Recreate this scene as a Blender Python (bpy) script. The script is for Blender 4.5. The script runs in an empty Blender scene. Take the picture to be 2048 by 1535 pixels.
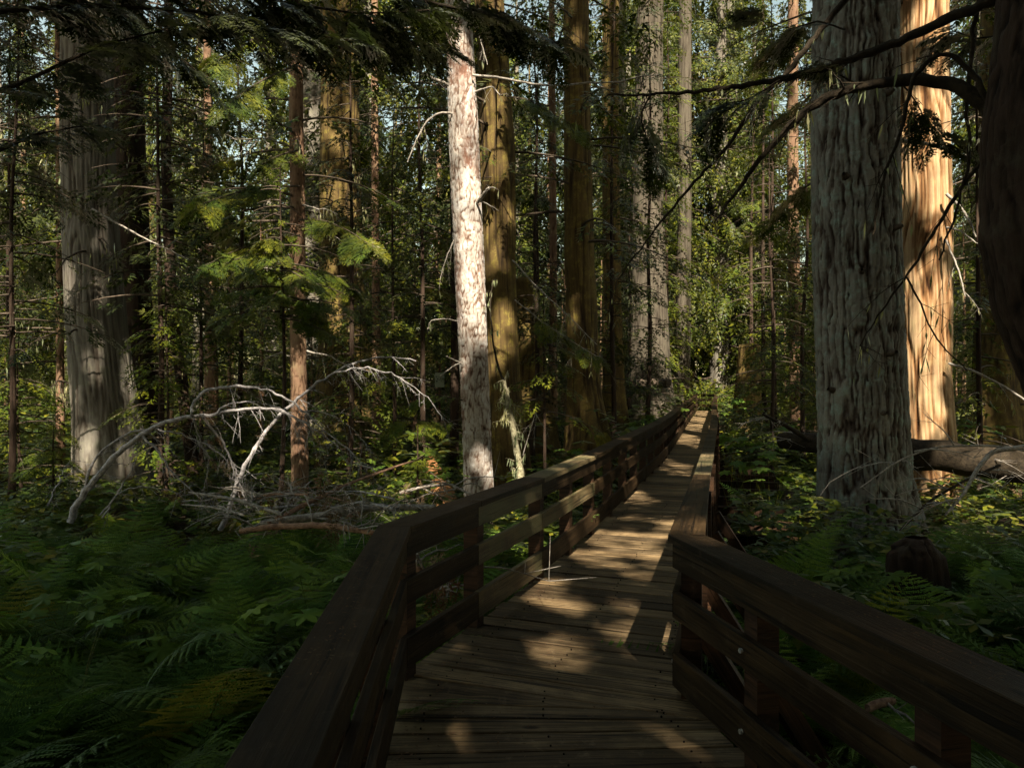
import bpy, math, random
import numpy as np
from mathutils import Vector

RS = np.random.default_rng(11)
random.seed(5)
SC = bpy.context.scene
COL = SC.collection

# ------------------------------------------------------------------ camera, sky, sun, exposure
F = 1479.0; CX = 1024.0; HY = 761.0; EYE = 1.70
cam_d = bpy.data.cameras.new('camera'); cam = bpy.data.objects.new('camera', cam_d); COL.objects.link(cam)
cam.location = (0, 0, EYE); cam.rotation_euler = (math.radians(90), 0, 0)
cam_d.sensor_width = 36.0; cam_d.lens = 36.0 * F / 2048.0
cam_d.shift_y = -6.5 / 2048.0; cam_d.clip_start = 0.05; cam_d.clip_end = 1500
SC.camera = cam

SUN_AZ = math.radians(180 - 7)      # clockwise from +Y: behind the camera, to the right
SUN_EL = math.radians(46)
S = np.array([math.sin(SUN_AZ) * math.cos(SUN_EL), math.cos(SUN_AZ) * math.cos(SUN_EL), math.sin(SUN_EL)])
world = bpy.data.worlds.new('World'); SC.world = world; world.use_nodes = True
nt = world.node_tree; nt.nodes.clear()
sky = nt.nodes.new('ShaderNodeTexSky'); sky.sky_type = 'NISHITA'; sky.sun_disc = False
sky.sun_elevation = SUN_EL; sky.sun_rotation = SUN_AZ
bg = nt.nodes.new('ShaderNodeBackground'); bg.inputs['Strength'].default_value = 0.08
wo = nt.nodes.new('ShaderNodeOutputWorld')
tint = nt.nodes.new('ShaderNodeMix'); tint.data_type = 'RGBA'; tint.blend_type = 'MULTIPLY'; tint.inputs[0].default_value = 1
tint.inputs[7].default_value = (1.22, 1.0, .62, 1); nt.links.new(sky.outputs[0], tint.inputs[6]); nt.links.new(tint.outputs[2], bg.inputs[0]); nt.links.new(bg.outputs[0], wo.inputs[0])
sun_d = bpy.data.lights.new('sun', 'SUN'); sun_d.energy = 5.0; sun_d.angle = math.radians(0.53); sun_d.color = (1.0, 0.88, 0.70)
sun = bpy.data.objects.new('sun', sun_d); COL.objects.link(sun)
sun.rotation_euler = Vector(S.tolist()).to_track_quat('Z', 'Y').to_euler()
SC.view_settings.view_transform = 'Standard'; SC.view_settings.look = 'None'
SC.view_settings.exposure = 2.0; SC.view_settings.gamma = 1.0; SC.view_settings.use_curve_mapping = False
SC.cycles.max_bounces = 5; SC.cycles.diffuse_bounces = 3; SC.cycles.transmission_bounces = 3
SC.cycles.glossy_bounces = 2; SC.cycles.transparent_max_bounces = 4
SC.cycles.use_adaptive_sampling = True; SC.cycles.adaptive_threshold = 0.02
SC.cycles.use_denoising = True

def at(px, py, D):
    return np.array([(px - CX) * D / F, D, EYE - (py - HY) * D / F])

# ------------------------------------------------------------------ object helpers
def tag(o, label=None, cat=None, group=None, kind=None):
    if label: o['label'] = label
    if cat: o['category'] = cat
    if group: o['group'] = group
    if kind: o['kind'] = kind
    return o
def empty(name, loc=(0, 0, 0), rz=0.0):
    o = bpy.data.objects.new(name, None); COL.objects.link(o)
    o.location = [float(v) for v in loc]; o.rotation_euler = (0, 0, rz); o.empty_display_size = 0.2
    return o
def link(name, me, parent=None, loc=None):
    o = bpy.data.objects.new(name, me); COL.objects.link(o)
    if parent is not None: o.parent = parent
    if loc is not None: o.location = [float(v) for v in loc]
    return o
def copy_tree(o, parent=None):
    c = o.copy(); COL.objects.link(c); c.parent = parent
    for ch in o.children: copy_tree(ch, c)
    return c

def make_mesh(name, V, Q, mats, smooth=False, mi=None, attr=None):
    """V (n,3) floats, Q (m,4) int quads (a repeated last index makes a triangle is not used)."""
    me = bpy.data.meshes.new(name)
    V = np.asarray(V, dtype=np.float32); Q = np.asarray(Q, dtype=np.int32)
    k = Q.shape[1]
    me.vertices.add(len(V)); me.vertices.foreach_set('co', V.ravel())
    me.loops.add(Q.size); me.loops.foreach_set('vertex_index', Q.ravel())
    me.polygons.add(len(Q))
    me.polygons.foreach_set('loop_start', np.arange(0, Q.size, k, dtype=np.int32))
    try: me.polygons.foreach_set('loop_total', np.full(len(Q), k, dtype=np.int32))
    except Exception: pass
    for m in mats: me.materials.append(m)
    if mi is not None: me.polygons.foreach_set('material_index', np.asarray(mi, dtype=np.int32))
    me.polygons.foreach_set('use_smooth', np.full(len(Q), smooth, dtype=bool) if isinstance(smooth, bool) else np.asarray(smooth, dtype=bool))
    if attr is not None:
        a = me.attributes.new('bark', 'FLOAT', 'POINT'); a.data.foreach_set('value', np.asarray(attr, dtype=np.float32))
    me.update(calc_edges=True)
    return me

class Geo:
    """collects quads of tubes, leaves and boxes"""
    def __init__(s): s.V = []; s.Q = []; s.M = []; s.S = []; s.n = 0
    def add(s, V, Q, mi=0, smooth=False):
        V = np.asarray(V, float).reshape(-1, 3); Q = np.asarray(Q, int).reshape(-1, 4)
        s.V.append(V); s.Q.append(Q + s.n); s.n += len(V)
        s.M.append(np.full(len(Q), mi)); s.S.append(np.full(len(Q), smooth))
        return s
    def tube(s, pts, rad, sides=6, mi=0, cap=True, rough=0.0):
        pts = np.asarray(pts, float); n = len(pts)
        rad = np.broadcast_to(np.asarray(rad, float), (n,)) if np.ndim(rad) < 1 or len(np.atleast_1d(rad)) == n else np.linspace(rad[0], rad[1], n)
        T = np.gradient(pts, axis=0); T /= np.linalg.norm(T, axis=1, keepdims=True) + 1e-9
        ref = np.array([0, 0, 1.0]) if abs(T[:, 2]).mean() < 0.8 else np.array([1.0, 0, 0])
        A = np.cross(T, ref); A /= np.linalg.norm(A, axis=1, keepdims=True) + 1e-9
        B = np.cross(T, A)
        th = np.arange(sides) * 2 * math.pi / sides
        r = rad[:, None] * np.ones((1, sides))
        if rough: r = r * (1 + rough * (RS.random((n, sides)) - 0.5))
        V = pts[:, None, :] + r[:, :, None] * (np.cos(th)[None, :, None] * A[:, None, :] + np.sin(th)[None, :, None] * B[:, None, :])
        V = V.reshape(-1, 3)
        i = np.arange(n - 1)[:, None] * sides; j = np.arange(sides)[None, :]; j2 = (j + 1) % sides
        Q = np.stack([i + j, i + j2, i + sides + j2, i + sides + j], -1).reshape(-1, 4)
        s.add(V, Q, mi, True)
        if cap and sides == 6:
            a = 0; s.add(V[:6], [[0, 5, 4, 3], [0, 3, 2, 1]], mi); s.add(V[-6:], [[0, 1, 2, 3], [0, 3, 4, 5]], mi)
        return s
    def leaves(s, P, D, U, L, W, mi=0, mid=0.45):
        P = np.asarray(P); n = len(P)
        if n == 0: return s
        D = D / (np.linalg.norm(D, axis=1, keepdims=True) + 1e-9)
        Sd = np.cross(D, U); Sd /= np.linalg.norm(Sd, axis=1, keepdims=True) + 1e-9
        L = np.asarray(L).reshape(-1, 1); W = np.asarray(W).reshape(-1, 1)
        a = P; b = P + D * L * mid + Sd * W * .5; c = P + D * L; d = P + D * L * mid - Sd * W * .5
        V = np.stack([a, b, c, d], 1).reshape(-1, 3)
        Q = np.arange(n * 4).reshape(-1, 4)
        return s.add(V, Q, mi)
    def cull(s, fn):
        """drop single leaves (material 0 quads) for which fn(centre) is False"""
        for k in range(len(s.V)):
            if len(s.M[k]) and s.M[k][0] == 0 and len(s.V[k]) == 4 * len(s.Q[k]):
                c = s.V[k].reshape(-1, 4, 3).mean(1); kp = fn(c)
                s.V[k] = s.V[k].reshape(-1, 4, 3)[kp].reshape(-1, 3); s.M[k] = s.M[k][kp]; s.S[k] = s.S[k][kp]; s.Q[k] = None
        n = 0
        for k in range(len(s.V)):
            if s.Q[k] is None: s.Q[k] = np.arange(len(s.V[k])).reshape(-1, 4) + n
            else: s.Q[k] = s.Q[k] - s.Q[k].min() + n
            n += len(s.V[k])
        s.n = n; return s
    def box8(s, C, mi=0):
        """C: 8 corners, bottom 4 ccw then top 4 ccw"""
        return s.add(C, [[3, 2, 1, 0], [4, 5, 6, 7], [0, 1, 5, 4], [1, 2, 6, 5], [2, 3, 7, 6], [3, 0, 4, 7]], mi)
    def mesh(s, name, mats):
        return make_mesh(name, np.concatenate(s.V), np.concatenate(s.Q), mats, np.concatenate(s.S), np.concatenate(s.M))
    def build(s, name, mats, parent=None, loc=None):
        return link(name, s.mesh(name, mats), parent, loc)

# ------------------------------------------------------------------ numpy value noise
_T = RS.random((64, 64, 64))
def vn(x, y, z):
    x = np.asarray(x, float); y = np.asarray(y, float); z = np.asarray(z, float)
    xi = np.floor(x).astype(int); yi = np.floor(y).astype(int); zi = np.floor(z).astype(int)
    fx = x - xi; fy = y - yi; fz = z - zi
    fx = fx * fx * (3 - 2 * fx); fy = fy * fy * (3 - 2 * fy); fz = fz * fz * (3 - 2 * fz)
    a = xi & 63; b = yi & 63; c = zi & 63; a1 = (a + 1) & 63; b1 = (b + 1) & 63; c1 = (c + 1) & 63
    x00 = _T[a, b, c] * (1 - fx) + _T[a1, b, c] * fx; x10 = _T[a, b1, c] * (1 - fx) + _T[a1, b1, c] * fx
    x01 = _T[a, b, c1] * (1 - fx) + _T[a1, b, c1] * fx; x11 = _T[a, b1, c1] * (1 - fx) + _T[a1, b1, c1] * fx
    return (x00 * (1 - fy) + x10 * fy) * (1 - fz) + (x01 * (1 - fy) + x11 * fy) * fz

def bark_h(kind, x, y, z):
    if kind == 'fir':            # deep furrows with long interlacing plates
        w = (vn(x * 6, y * 6, z * 2.2) - .5) * 1.1; w2 = (vn(x * 6 + 9, y * 6, z * 2.2 + 5) - .5) * 1.1
        w = w + (vn(x * 14, y * 14, z * 9) - .5) * .7
        a = np.abs(2 * vn(x * 15 + w, y * 15 + w2, z * 1.5) - 1)
        b = np.abs(2 * vn(x * 30 + w, y * 30 + w2, z * 3.6 + 20) - 1)
        h = np.clip(a / .27, 0, 1) * .58 + np.clip(b / .38, 0, 1) * .34
        c = np.abs(2 * vn(x * 12 + 3, y * 12, z * 20) - 1); h -= .14 * (1 - np.clip(c / .15, 0, 1))
        h += .22 * (vn(x * 60, y * 60, z * 18) - .5)
    elif kind == 'scaly':        # thin scaly bark
        w = (vn(x * 5, y * 5, z * 4) - .5) * 2
        a = np.abs(2 * vn(x * 17 + w, y * 17 + w, z * 6) - 1)
        b = np.abs(2 * vn(x * 38 + w, y * 38, z * 17 + 8) - 1)
        h = np.clip(a / .3, 0, 1) * .5 + np.clip(b / .35, 0, 1) * .4 + .2 * vn(x * 60, y * 60, z * 40)
    else:                        # cedar: long fibrous strips
        w = (vn(x * 2, y * 2, z * .9) - .5) * 2.6
        a = np.abs(2 * vn(x * 10 + w, y * 10 - w, z * .5) - 1)
        b = np.abs(2 * vn(x * 23 + w, y * 23 - w, z * .9 + 20) - 1)
        c = vn(x * 60, y * 60, z * 2.2)
        h = np.clip(a / .33, 0, 1) * .45 + np.clip(b / .36, 0, 1) * .37 + .22 * c
    return np.clip(h, 0, 1)

def trunk_mesh(name, pts, kind, mat, nth, nz, zdet, ztop, depth, flare=.5, lobes=.25, seed=0, flare_h=.7, wav=.03):
    """pts: [(x,y,z,r)] bottom to top, relative to the base origin"""
    pts = np.array(sorted(pts, key=lambda p: p[2]), float)
    z0 = pts[0, 2]
    zs = np.concatenate([np.linspace(z0, zdet, nz), np.linspace(zdet, ztop, max(4, nz // 14))[1:]]) if ztop > zdet + .1 else np.linspace(z0, zdet, nz)
    k = np.where(zs > pts[-1, 2])[0]
    cx = np.interp(zs, pts[:, 2], pts[:, 0]); cy = np.interp(zs, pts[:, 2], pts[:, 1]); r = np.interp(zs, pts[:, 2], pts[:, 3])
    if len(k) and len(pts) > 1:
        sx = (pts[-1, 0] - pts[0, 0]) / (pts[-1, 2] - pts[0, 2] + 1e-6) * .5
        cx[k] += (zs[k] - pts[-1, 2]) * sx
        r[k] = pts[-1, 3] * (1 - .92 * (zs[k] - pts[-1, 2]) / (max(ztop, zdet) - pts[-1, 2] + 1e-6))
    cx += wav * (vn(zs * .35 + seed * 3.1, zs * 0, zs * 0) - .5) * 2
    th = np.arange(nth) * 2 * math.pi / nth
    Z, T = np.meshgrid(zs, th, indexing='ij')
    Rr = r[:, None] * np.ones_like(T)
    e = np.exp(-(Z - z0) / flare_h)
    lob = vn(np.cos(T) * 1.9 + seed * 7.3 + 10, np.sin(T) * 1.9 + 10, Z * .12 + seed) - .5
    Rr = Rr * (1 + flare * e * (1 + 1.6 * lob) + lobes * lob * (.25 + .75 * np.exp(-(Z - z0) / 3.0)))
    h = bark_h(kind, np.cos(T) * Rr + seed * 3.7 + 5, np.sin(T) * Rr + 5, Z + seed)
    Rr = Rr + (h - .6) * depth
    X = cx[:, None] + np.cos(T) * Rr; Y = cy[:, None] + np.sin(T) * Rr
    V = np.stack([X, Y, Z], -1).reshape(-1, 3)
    n = len(zs); i = np.arange(n - 1)[:, None] * nth; j = np.arange(nth)[None, :]; j2 = (j + 1) % nth
    Q = np.stack([i + j, i + j2, i + nth + j2, i + nth + j], -1).reshape(-1, 4)
    return make_mesh(name, V, Q, [mat], True, None, h.ravel())

# ------------------------------------------------------------------ materials
def mat_base(name):
    m = bpy.data.materials.new(name); m.use_nodes = True; n = m.node_tree; n.nodes.clear()
    o = n.nodes.new('ShaderNodeOutputMaterial'); return m, n, o
def N(n, t, **kw):
    x = n.nodes.new(t)
    for k, v in kw.items():
        if k in x.inputs: x.inputs[k].default_value = v
        else: setattr(x, k, v)
    return x
def ramp(n, fac, stops):
    r = n.nodes.new('ShaderNodeValToRGB'); e = r.color_ramp.elements
    while len(e) < len(stops): e.new(0.5)
    for q, (p, c) in zip(e, stops): q.position = p; q.color = (*c, 1)
    n.links.new(fac, r.inputs[0]); return r.outputs[0]
def mixc(n, fac, a, b, mode='MIX'):
    x = n.nodes.new('ShaderNodeMix'); x.data_type = 'RGBA'; x.blend_type = mode
    for s, v in ((0, fac), (6, a), (7, b)):
        if isinstance(v, (int, float)): x.inputs[s].default_value = v
        elif isinstance(v, tuple): x.inputs[s].default_value = (*v, 1)
        else: n.links.new(v, x.inputs[s])
    return x.outputs[2]
def mapping(n, vec, scale, loc=None):
    m = n.nodes.new('ShaderNodeMapping'); m.inputs['Scale'].default_value = scale
    n.links.new(vec, m.inputs[0])
    if loc is not None: n.links.new(loc, m.inputs['Location'])
    return m.outputs[0]
def noise(n, vec, scale, detail=4, rough=.6, dist=0.0):
    x = N(n, 'ShaderNodeTexNoise', Scale=scale, Detail=detail, Roughness=rough, Distortion=dist); n.links.new(vec, x.inputs['Vector']); return x.outputs[0]
def bump(n, h, strength, dist):
    b = N(n, 'ShaderNodeBump', Strength=strength, Distance=dist); n.links.new(h, b.inputs['Height']); return b.outputs[0]

def leaf_mat(name, stops, trans=.35, clump=1.2, gloss=.12, clumpcol=(1.25, 1.0, .55), rough=.45, objvar=None):
    m, n, o = mat_base(name)
    g = n.nodes.new('ShaderNodeNewGeometry')
    c = ramp(n, g.outputs['Random Per Island'], stops)
    nz = noise(n, g.outputs['Position'], clump, 3, .6)
    k = ramp(n, nz, [(.38, (.65, .78, .75)), (.62, clumpcol)])
    c = mixc(n, 1.0, c, k, 'MULTIPLY')
    if objvar:
        oi = n.nodes.new('ShaderNodeObjectInfo'); c = mixc(n, 1.0, c, ramp(n, oi.outputs['Random'], objvar), 'MULTIPLY')
    d = N(n, 'ShaderNodeBsdfDiffuse'); t = N(n, 'ShaderNodeBsdfTranslucent'); gl = N(n, 'ShaderNodeBsdfGlossy', Roughness=rough)
    n.links.new(c, d.inputs[0])
    tc = mixc(n, 1.0, c, (1.35, 1.35, .6), 'MULTIPLY'); n.links.new(tc, t.inputs[0])
    a = N(n, 'ShaderNodeMixShader'); a.inputs[0].default_value = trans
    n.links.new(d.outputs[0], a.inputs[1]); n.links.new(t.outputs[0], a.inputs[2])
    fr = N(n, 'ShaderNodeFresnel', IOR=1.35); mm = N(n, 'ShaderNodeMath', operation='MULTIPLY'); mm.inputs[1].default_value = gloss * 4
    n.links.new(fr.outputs[0], mm.inputs[0])
    b = N(n, 'ShaderNodeMixShader'); n.links.new(mm.outputs[0], b.inputs[0])
    n.links.new(a.outputs[0], b.inputs[1]); n.links.new(gl.outputs[0], b.inputs[2]); n.links.new(b.outputs[0], o.inputs[0])
    return m

def bark_mat(name, crev, mid, top, lich, lichamt=.5, zs=.12, fine=26, bdist=.012, patch=None, stops=(.16, .40, .78)):
    m, n, o = mat_base(name)
    at_ = N(n, 'ShaderNodeAttribute', attribute_name='bark')
    tc = n.nodes.new('ShaderNodeTexCoord')
    v = mapping(n, tc.outputs['Object'], (1, 1, zs))
    f1 = noise(n, v, fine, 6, .7, .3)
    add = N(n, 'ShaderNodeMath', operation='MULTIPLY_ADD'); add.inputs[1].default_value = .55; n.links.new(f1, add.inputs[0])
    s2 = N(n, 'ShaderNodeMath', operation='MULTIPLY_ADD'); s2.inputs[1].default_value = .8; s2.inputs[2].default_value = -.12
    n.links.new(at_.outputs['Fac'], s2.inputs[0]); n.links.new(s2.outputs[0], add.inputs[2])
    c = ramp(n, add.outputs[0], [(stops[0], crev), (stops[1], mid), (stops[2], top)])
    big = noise(n, mapping(n, tc.outputs['Object'], (1.6, 1.6, .7)), 1.5, 5, .65)
    c = mixc(n, 1.0, c, ramp(n, big, [(.3, (.62, .58, .55)), (.7, (1.2, 1.17, 1.12))]), 'MULTIPLY')
    if patch:
        pn = noise(n, mapping(n, tc.outputs['Object'], (1, 1, .3)), 2.6, 5, .7)
        c = mixc(n, ramp(n, pn, [(.52, (0, 0, 0)), (.66, (1, 1, 1))]), c, patch)
    ln = noise(n, tc.outputs['Object'], 5.5, 8, .75)
    lf = ramp(n, ln, [(.50, (0, 0, 0)), (.66, (lichamt,) * 3)])
    lm = N(n, 'ShaderNodeMath', operation='MULTIPLY'); n.links.new(lf, lm.inputs[0])
    hi = ramp(n, at_.outputs['Fac'], [(.35, (0, 0, 0)), (.75, (1, 1, 1))]); n.links.new(hi, lm.inputs[1])
    c = mixc(n, lm.outputs[0], c, lich)
    b = N(n, 'ShaderNodeBsdfPrincipled', Roughness=.9); b.inputs['Specular IOR Level'].default_value = .15
    n.links.new(c, b.inputs['Base Color']); n.links.new(bump(n, f1, .8, bdist), b.inputs['Normal'])
    n.links.new(b.outputs[0], o.inputs[0]); return m

def wood_mat(name, dark, light, tone=.25, rough=.62, algae=None, spec=.3, tint=None):
    m, n, o = mat_base(name)
    tc = n.nodes.new('ShaderNodeTexCoord'); oi = n.nodes.new('ShaderNodeObjectInfo')
    uv = N(n, 'ShaderNodeUVMap'); 
    cmb = N(n, 'ShaderNodeCombineXYZ')
    r1 = N(n, 'ShaderNodeMath', operation='MULTIPLY'); r1.inputs[1].default_value = 37.0; n.links.new(oi.outputs['Random'], r1.inputs[0])
    n.links.new(r1.outputs[0], cmb.inputs[0]); n.links.new(r1.outputs[0], cmb.inputs[2])
    v = mapping(n, uv.outputs[0], (1.0, 1.0, 1.0), cmb.outputs[0])
    g1 = noise(n, mapping(n, v, (1.4, 55, 1)), 1.0, 6, .65, .6)
    g2 = noise(n, mapping(n, v, (.8, 9, 1)), 1.0, 4, .6, 1.2)
    st = noise(n, v, 2.6, 5, .65)
    mx = N(n, 'ShaderNodeMath', operation='ADD'); n.links.new(g1, mx.inputs[0]); n.links.new(g2, mx.inputs[1])
    hf = N(n, 'ShaderNodeMath', operation='MULTIPLY'); hf.inputs[1].default_value = .5; n.links.new(mx.outputs[0], hf.inputs[0])
    c = ramp(n, hf.outputs[0], [(.36, dark), (.5, tuple((a + b) / 2 for a, b in zip(dark, light))), (.62, light)])
    c = mixc(n, 1.0, c, ramp(n, st, [(.33, (.45, .42, .40)), (.60, (1.15, 1.12, 1.05))]), 'MULTIPLY')
    lo, hi = 1 - tone, 1 + tone
    c = mixc(n, 1.0, c, ramp(n, oi.outputs['Random'], [(0, (lo, lo, lo)), (.5, (1, 1, .97)), (1, (hi, hi * .98, hi * .93))]), 'MULTIPLY')
    if algae:
        an = noise(n, v, 1.7, 4, .6); c = mixc(n, ramp(n, an, [(.48, (0, 0, 0)), (.62, (.6, .6, .6))]), c, algae)
    ck = noise(n, mapping(n, v, (.9, 34, 1)), 1.0, 3, .5, .8)
    c = mixc(n, ramp(n, ck, [(.60, (0, 0, 0)), (.645, (.85, .85, .85))]), c, tuple(x * .35 for x in dark))
    wn = noise(n, v, 9.0, 6, .7); c = mixc(n, ramp(n, wn, [(.58, (0, 0, 0)), (.70, (.35, .35, .35))]), c, tuple(x * 1.5 + .02 for x in light))
    vo = N(n, 'ShaderNodeTexVoronoi', Scale=1.0); n.links.new(mapping(n, v, (2.2, 7, 1)), vo.inputs['Vector'])
    kn = ramp(n, vo.outputs['Distance'], [(.0, (1, 1, 1)), (.07, (.8, .8, .8)), (.12, (0, 0, 0))])
    c = mixc(n, kn, c, tuple(x * .5 for x in dark))
    b = N(n, 'ShaderNodeBsdfPrincipled'); b.inputs['Specular IOR Level'].default_value = spec
    n.links.new(ramp(n, st, [(.3, (rough - .15,) * 3), (.7, (rough + .12,) * 3)]), b.inputs['Roughness'])
    n.links.new(c, b.inputs['Base Color']); n.links.new(bump(n, hf.outputs[0], .9, .008), b.inputs['Normal'])
    n.links.new(b.outputs[0], o.inputs[0]); return m

def plain_mat(name, a, b, scale=8, rough=.85, bs=.5, bd=.01, det=6):
    m, n, o = mat_base(name)
    tc = n.nodes.new('ShaderNodeTexCoord')
    f = noise(n, tc.outputs['Object'], scale, det, .7)
    c = ramp(n, f, [(.35, a), (.65, b)])
    p = N(n, 'ShaderNodeBsdfPrincipled', Roughness=rough); p.inputs['Specular IOR Level'].default_value = .2
    n.links.new(c, p.inputs['Base Color']); n.links.new(bump(n, f, bs, bd), p.inputs['Normal']); n.links.new(p.outputs[0], o.inputs[0]); return m

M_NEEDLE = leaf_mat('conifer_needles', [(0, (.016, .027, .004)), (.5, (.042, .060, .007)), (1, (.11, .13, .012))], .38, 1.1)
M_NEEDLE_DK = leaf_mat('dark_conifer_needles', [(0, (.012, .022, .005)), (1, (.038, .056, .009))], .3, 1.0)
M_NEEDLE_BR = leaf_mat('sunlit_tone_needles', [(0, (.045, .075, .010)), (1, (.125, .155, .014))], .4, 2.0)  # brighter, yellower copy of the needles; sunlight put into its colour
M_FERN = leaf_mat('fern_green', [(0, (.080, .140, .032)), (1, (.135, .205, .048))], .38, 2.2, .04, (1.1, 1.0, .7), .6, [(0, (.42, .5, .5)), (.45, (.95, .95, .9)), (.85, (1.45, 1.5, 1.35)), (.97, (1.6, 1.4, .9)), (1, (1.5, .75, .6))])
M_BROAD = leaf_mat('broad_leaf_green', [(0, (.080, .14, .028)), (1, (.125, .19, .038))], .38, 2.5, .05, (1.1, 1.0, .7), .5, [(0, (.7, .75, .8)), (1, (1.5, 1.5, 1.3))])
M_UNDER = leaf_mat('undergrowth_green', [(0, (.035, .070, .010)), (.6, (.08, .12, .014)), (1, (.16, .17, .020))], .4, 1.5)
M_DEADLEAF = leaf_mat('dead_needles', [(0, (.09, .05, .03)), (1, (.20, .13, .09))], .2, 3.0, .05, (1.1, 1, .9))
M_LICHEN = leaf_mat('hanging_lichen', [(0, (.20, .20, .10)), (1, (.40, .39, .25))], .3, 2.0, .03, (1.05, 1, .85))
M_TWIG = plain_mat('twig_bark', (.035, .025, .018), (.09, .07, .05), 14)
M_DARKLIMB = plain_mat('mossy_limb_bark', (.012, .009, .006), (.040, .030, .018), 18, .95, .8, .02)
M_DEADWOOD = plain_mat('silvery_dead_wood', (.13, .11, .09), (.38, .35, .31), 22, .8, .6, .01)
M_DEADPALE = plain_mat('pale_grey_dead_wood', (.12, .11, .11), (.43, .41, .41), 22, .8, .6, .01)
M_REDWOOD = plain_mat('reddish_dead_wood', (.10, .055, .035), (.34, .21, .14), 16, .85, .7, .012)
M_MOSSPALE = plain_mat('lichen_crusted_wood', (.10, .085, .05), (.36, .34, .22), 26, .95, .8, .02)
M_MOSS = plain_mat('moss', (.06, .06, .012), (.17, .14, .02), 12, .95, .8, .02)
M_ROT = plain_mat('rotten_orange_wood', (.14, .06, .02), (.42, .20, .08), 6, .9, .9, .03)
M_DUFF = plain_mat('forest_floor_duff', (.014, .010, .006), (.055, .036, .022), 3, .95, 1.0, .03, 9)
M_STEEL = plain_mat('bolt_steel', (.20, .20, .19), (.40, .40, .38), 30, .5)
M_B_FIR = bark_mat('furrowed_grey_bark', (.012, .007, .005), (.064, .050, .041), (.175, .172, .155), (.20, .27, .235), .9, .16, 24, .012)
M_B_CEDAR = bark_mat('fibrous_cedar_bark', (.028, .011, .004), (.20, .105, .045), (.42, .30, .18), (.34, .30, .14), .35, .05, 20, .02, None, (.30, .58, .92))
M_B_CEDAR_GR = bark_mat('weathered_grey_cedar_bark', (.018, .013, .009), (.066, .056, .045), (.150, .142, .125), (.16, .17, .10), .4, .05, 24, .010)  # grey bark, ridge tone lowered to deepen the shade on the left cedar
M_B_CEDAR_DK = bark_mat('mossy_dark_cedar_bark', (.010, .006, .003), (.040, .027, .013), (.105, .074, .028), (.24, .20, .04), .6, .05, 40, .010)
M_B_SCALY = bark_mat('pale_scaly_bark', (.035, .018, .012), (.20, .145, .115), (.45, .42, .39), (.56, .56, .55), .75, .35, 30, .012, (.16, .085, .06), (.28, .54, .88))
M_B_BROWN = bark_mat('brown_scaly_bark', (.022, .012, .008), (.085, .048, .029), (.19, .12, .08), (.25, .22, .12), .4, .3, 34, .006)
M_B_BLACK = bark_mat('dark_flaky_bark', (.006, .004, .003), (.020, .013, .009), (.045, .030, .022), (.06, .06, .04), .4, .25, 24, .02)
M_B_GREYDIM = bark_mat('shaded_grey_cedar_bark', (.008, .006, .004), (.030, .025, .019), (.075, .066, .052), (.08, .08, .05), .4, .05, 14, .010)  # darker copy of the grey cedar bark; shade put into its colour
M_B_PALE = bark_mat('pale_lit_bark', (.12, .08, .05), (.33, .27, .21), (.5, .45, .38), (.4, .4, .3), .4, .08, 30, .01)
M_DECK = wood_mat('weathered_deck_wood', (.040, .028, .016), (.228, .168, .098), .42, .62, None, .14)
M_RAIL = wood_mat('darkened_rail_wood', (.007, .0045, .0025), (.046, .029, .014), .22, .60, None, .12)  # dark brown wood, darkened further in place of vignette shade
M_RAILNEW = wood_mat('newer_tan_rail_wood', (.055, .042, .022), (.165, .128, .070), .2, .62, (.11, .11, .05), .25)
M_POST = wood_mat('dark_post_wood', (.012, .007, .004), (.075, .038, .020), .2, .7, None, .2)

# ------------------------------------------------------------------ ground
def gz(x, y):
    x = np.asarray(x, float); y = np.asarray(y, float)
    far = np.clip((np.hypot(x, y) - 25) / 60, 0, 1)
    return -.78 + .28 * (vn(x * .35 + 9, y * .35, 0 * x) - .5) + .12 * (vn(x * 1.3, y * 1.3 + 7, 0 * x) - .5) + far * 1.2 * vn(x * .05, y * .05, 0 * x)
def gzs(x, y): return float(gz(np.array([x]), np.array([y]))[0])
g = np.concatenate([-np.geomspace(600, 45, 9), np.linspace(-42, 42, 170), np.geomspace(45, 600, 9)])
gx, gy = np.meshgrid(g, g + 12, indexing='ij')
GV = np.stack([gx, gy, gz(gx, gy)], -1).reshape(-1, 3); nn = len(g)
i = np.arange(nn - 1)[:, None] * nn; j = np.arange(nn - 1)[None, :]
tag(link('forest_floor', make_mesh('forest_floor', GV, np.stack([i + j, i + nn + j, i + nn + j + 1, i + j + 1], -1).reshape(-1, 4), [M_DUFF], True)), kind='structure')

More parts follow.
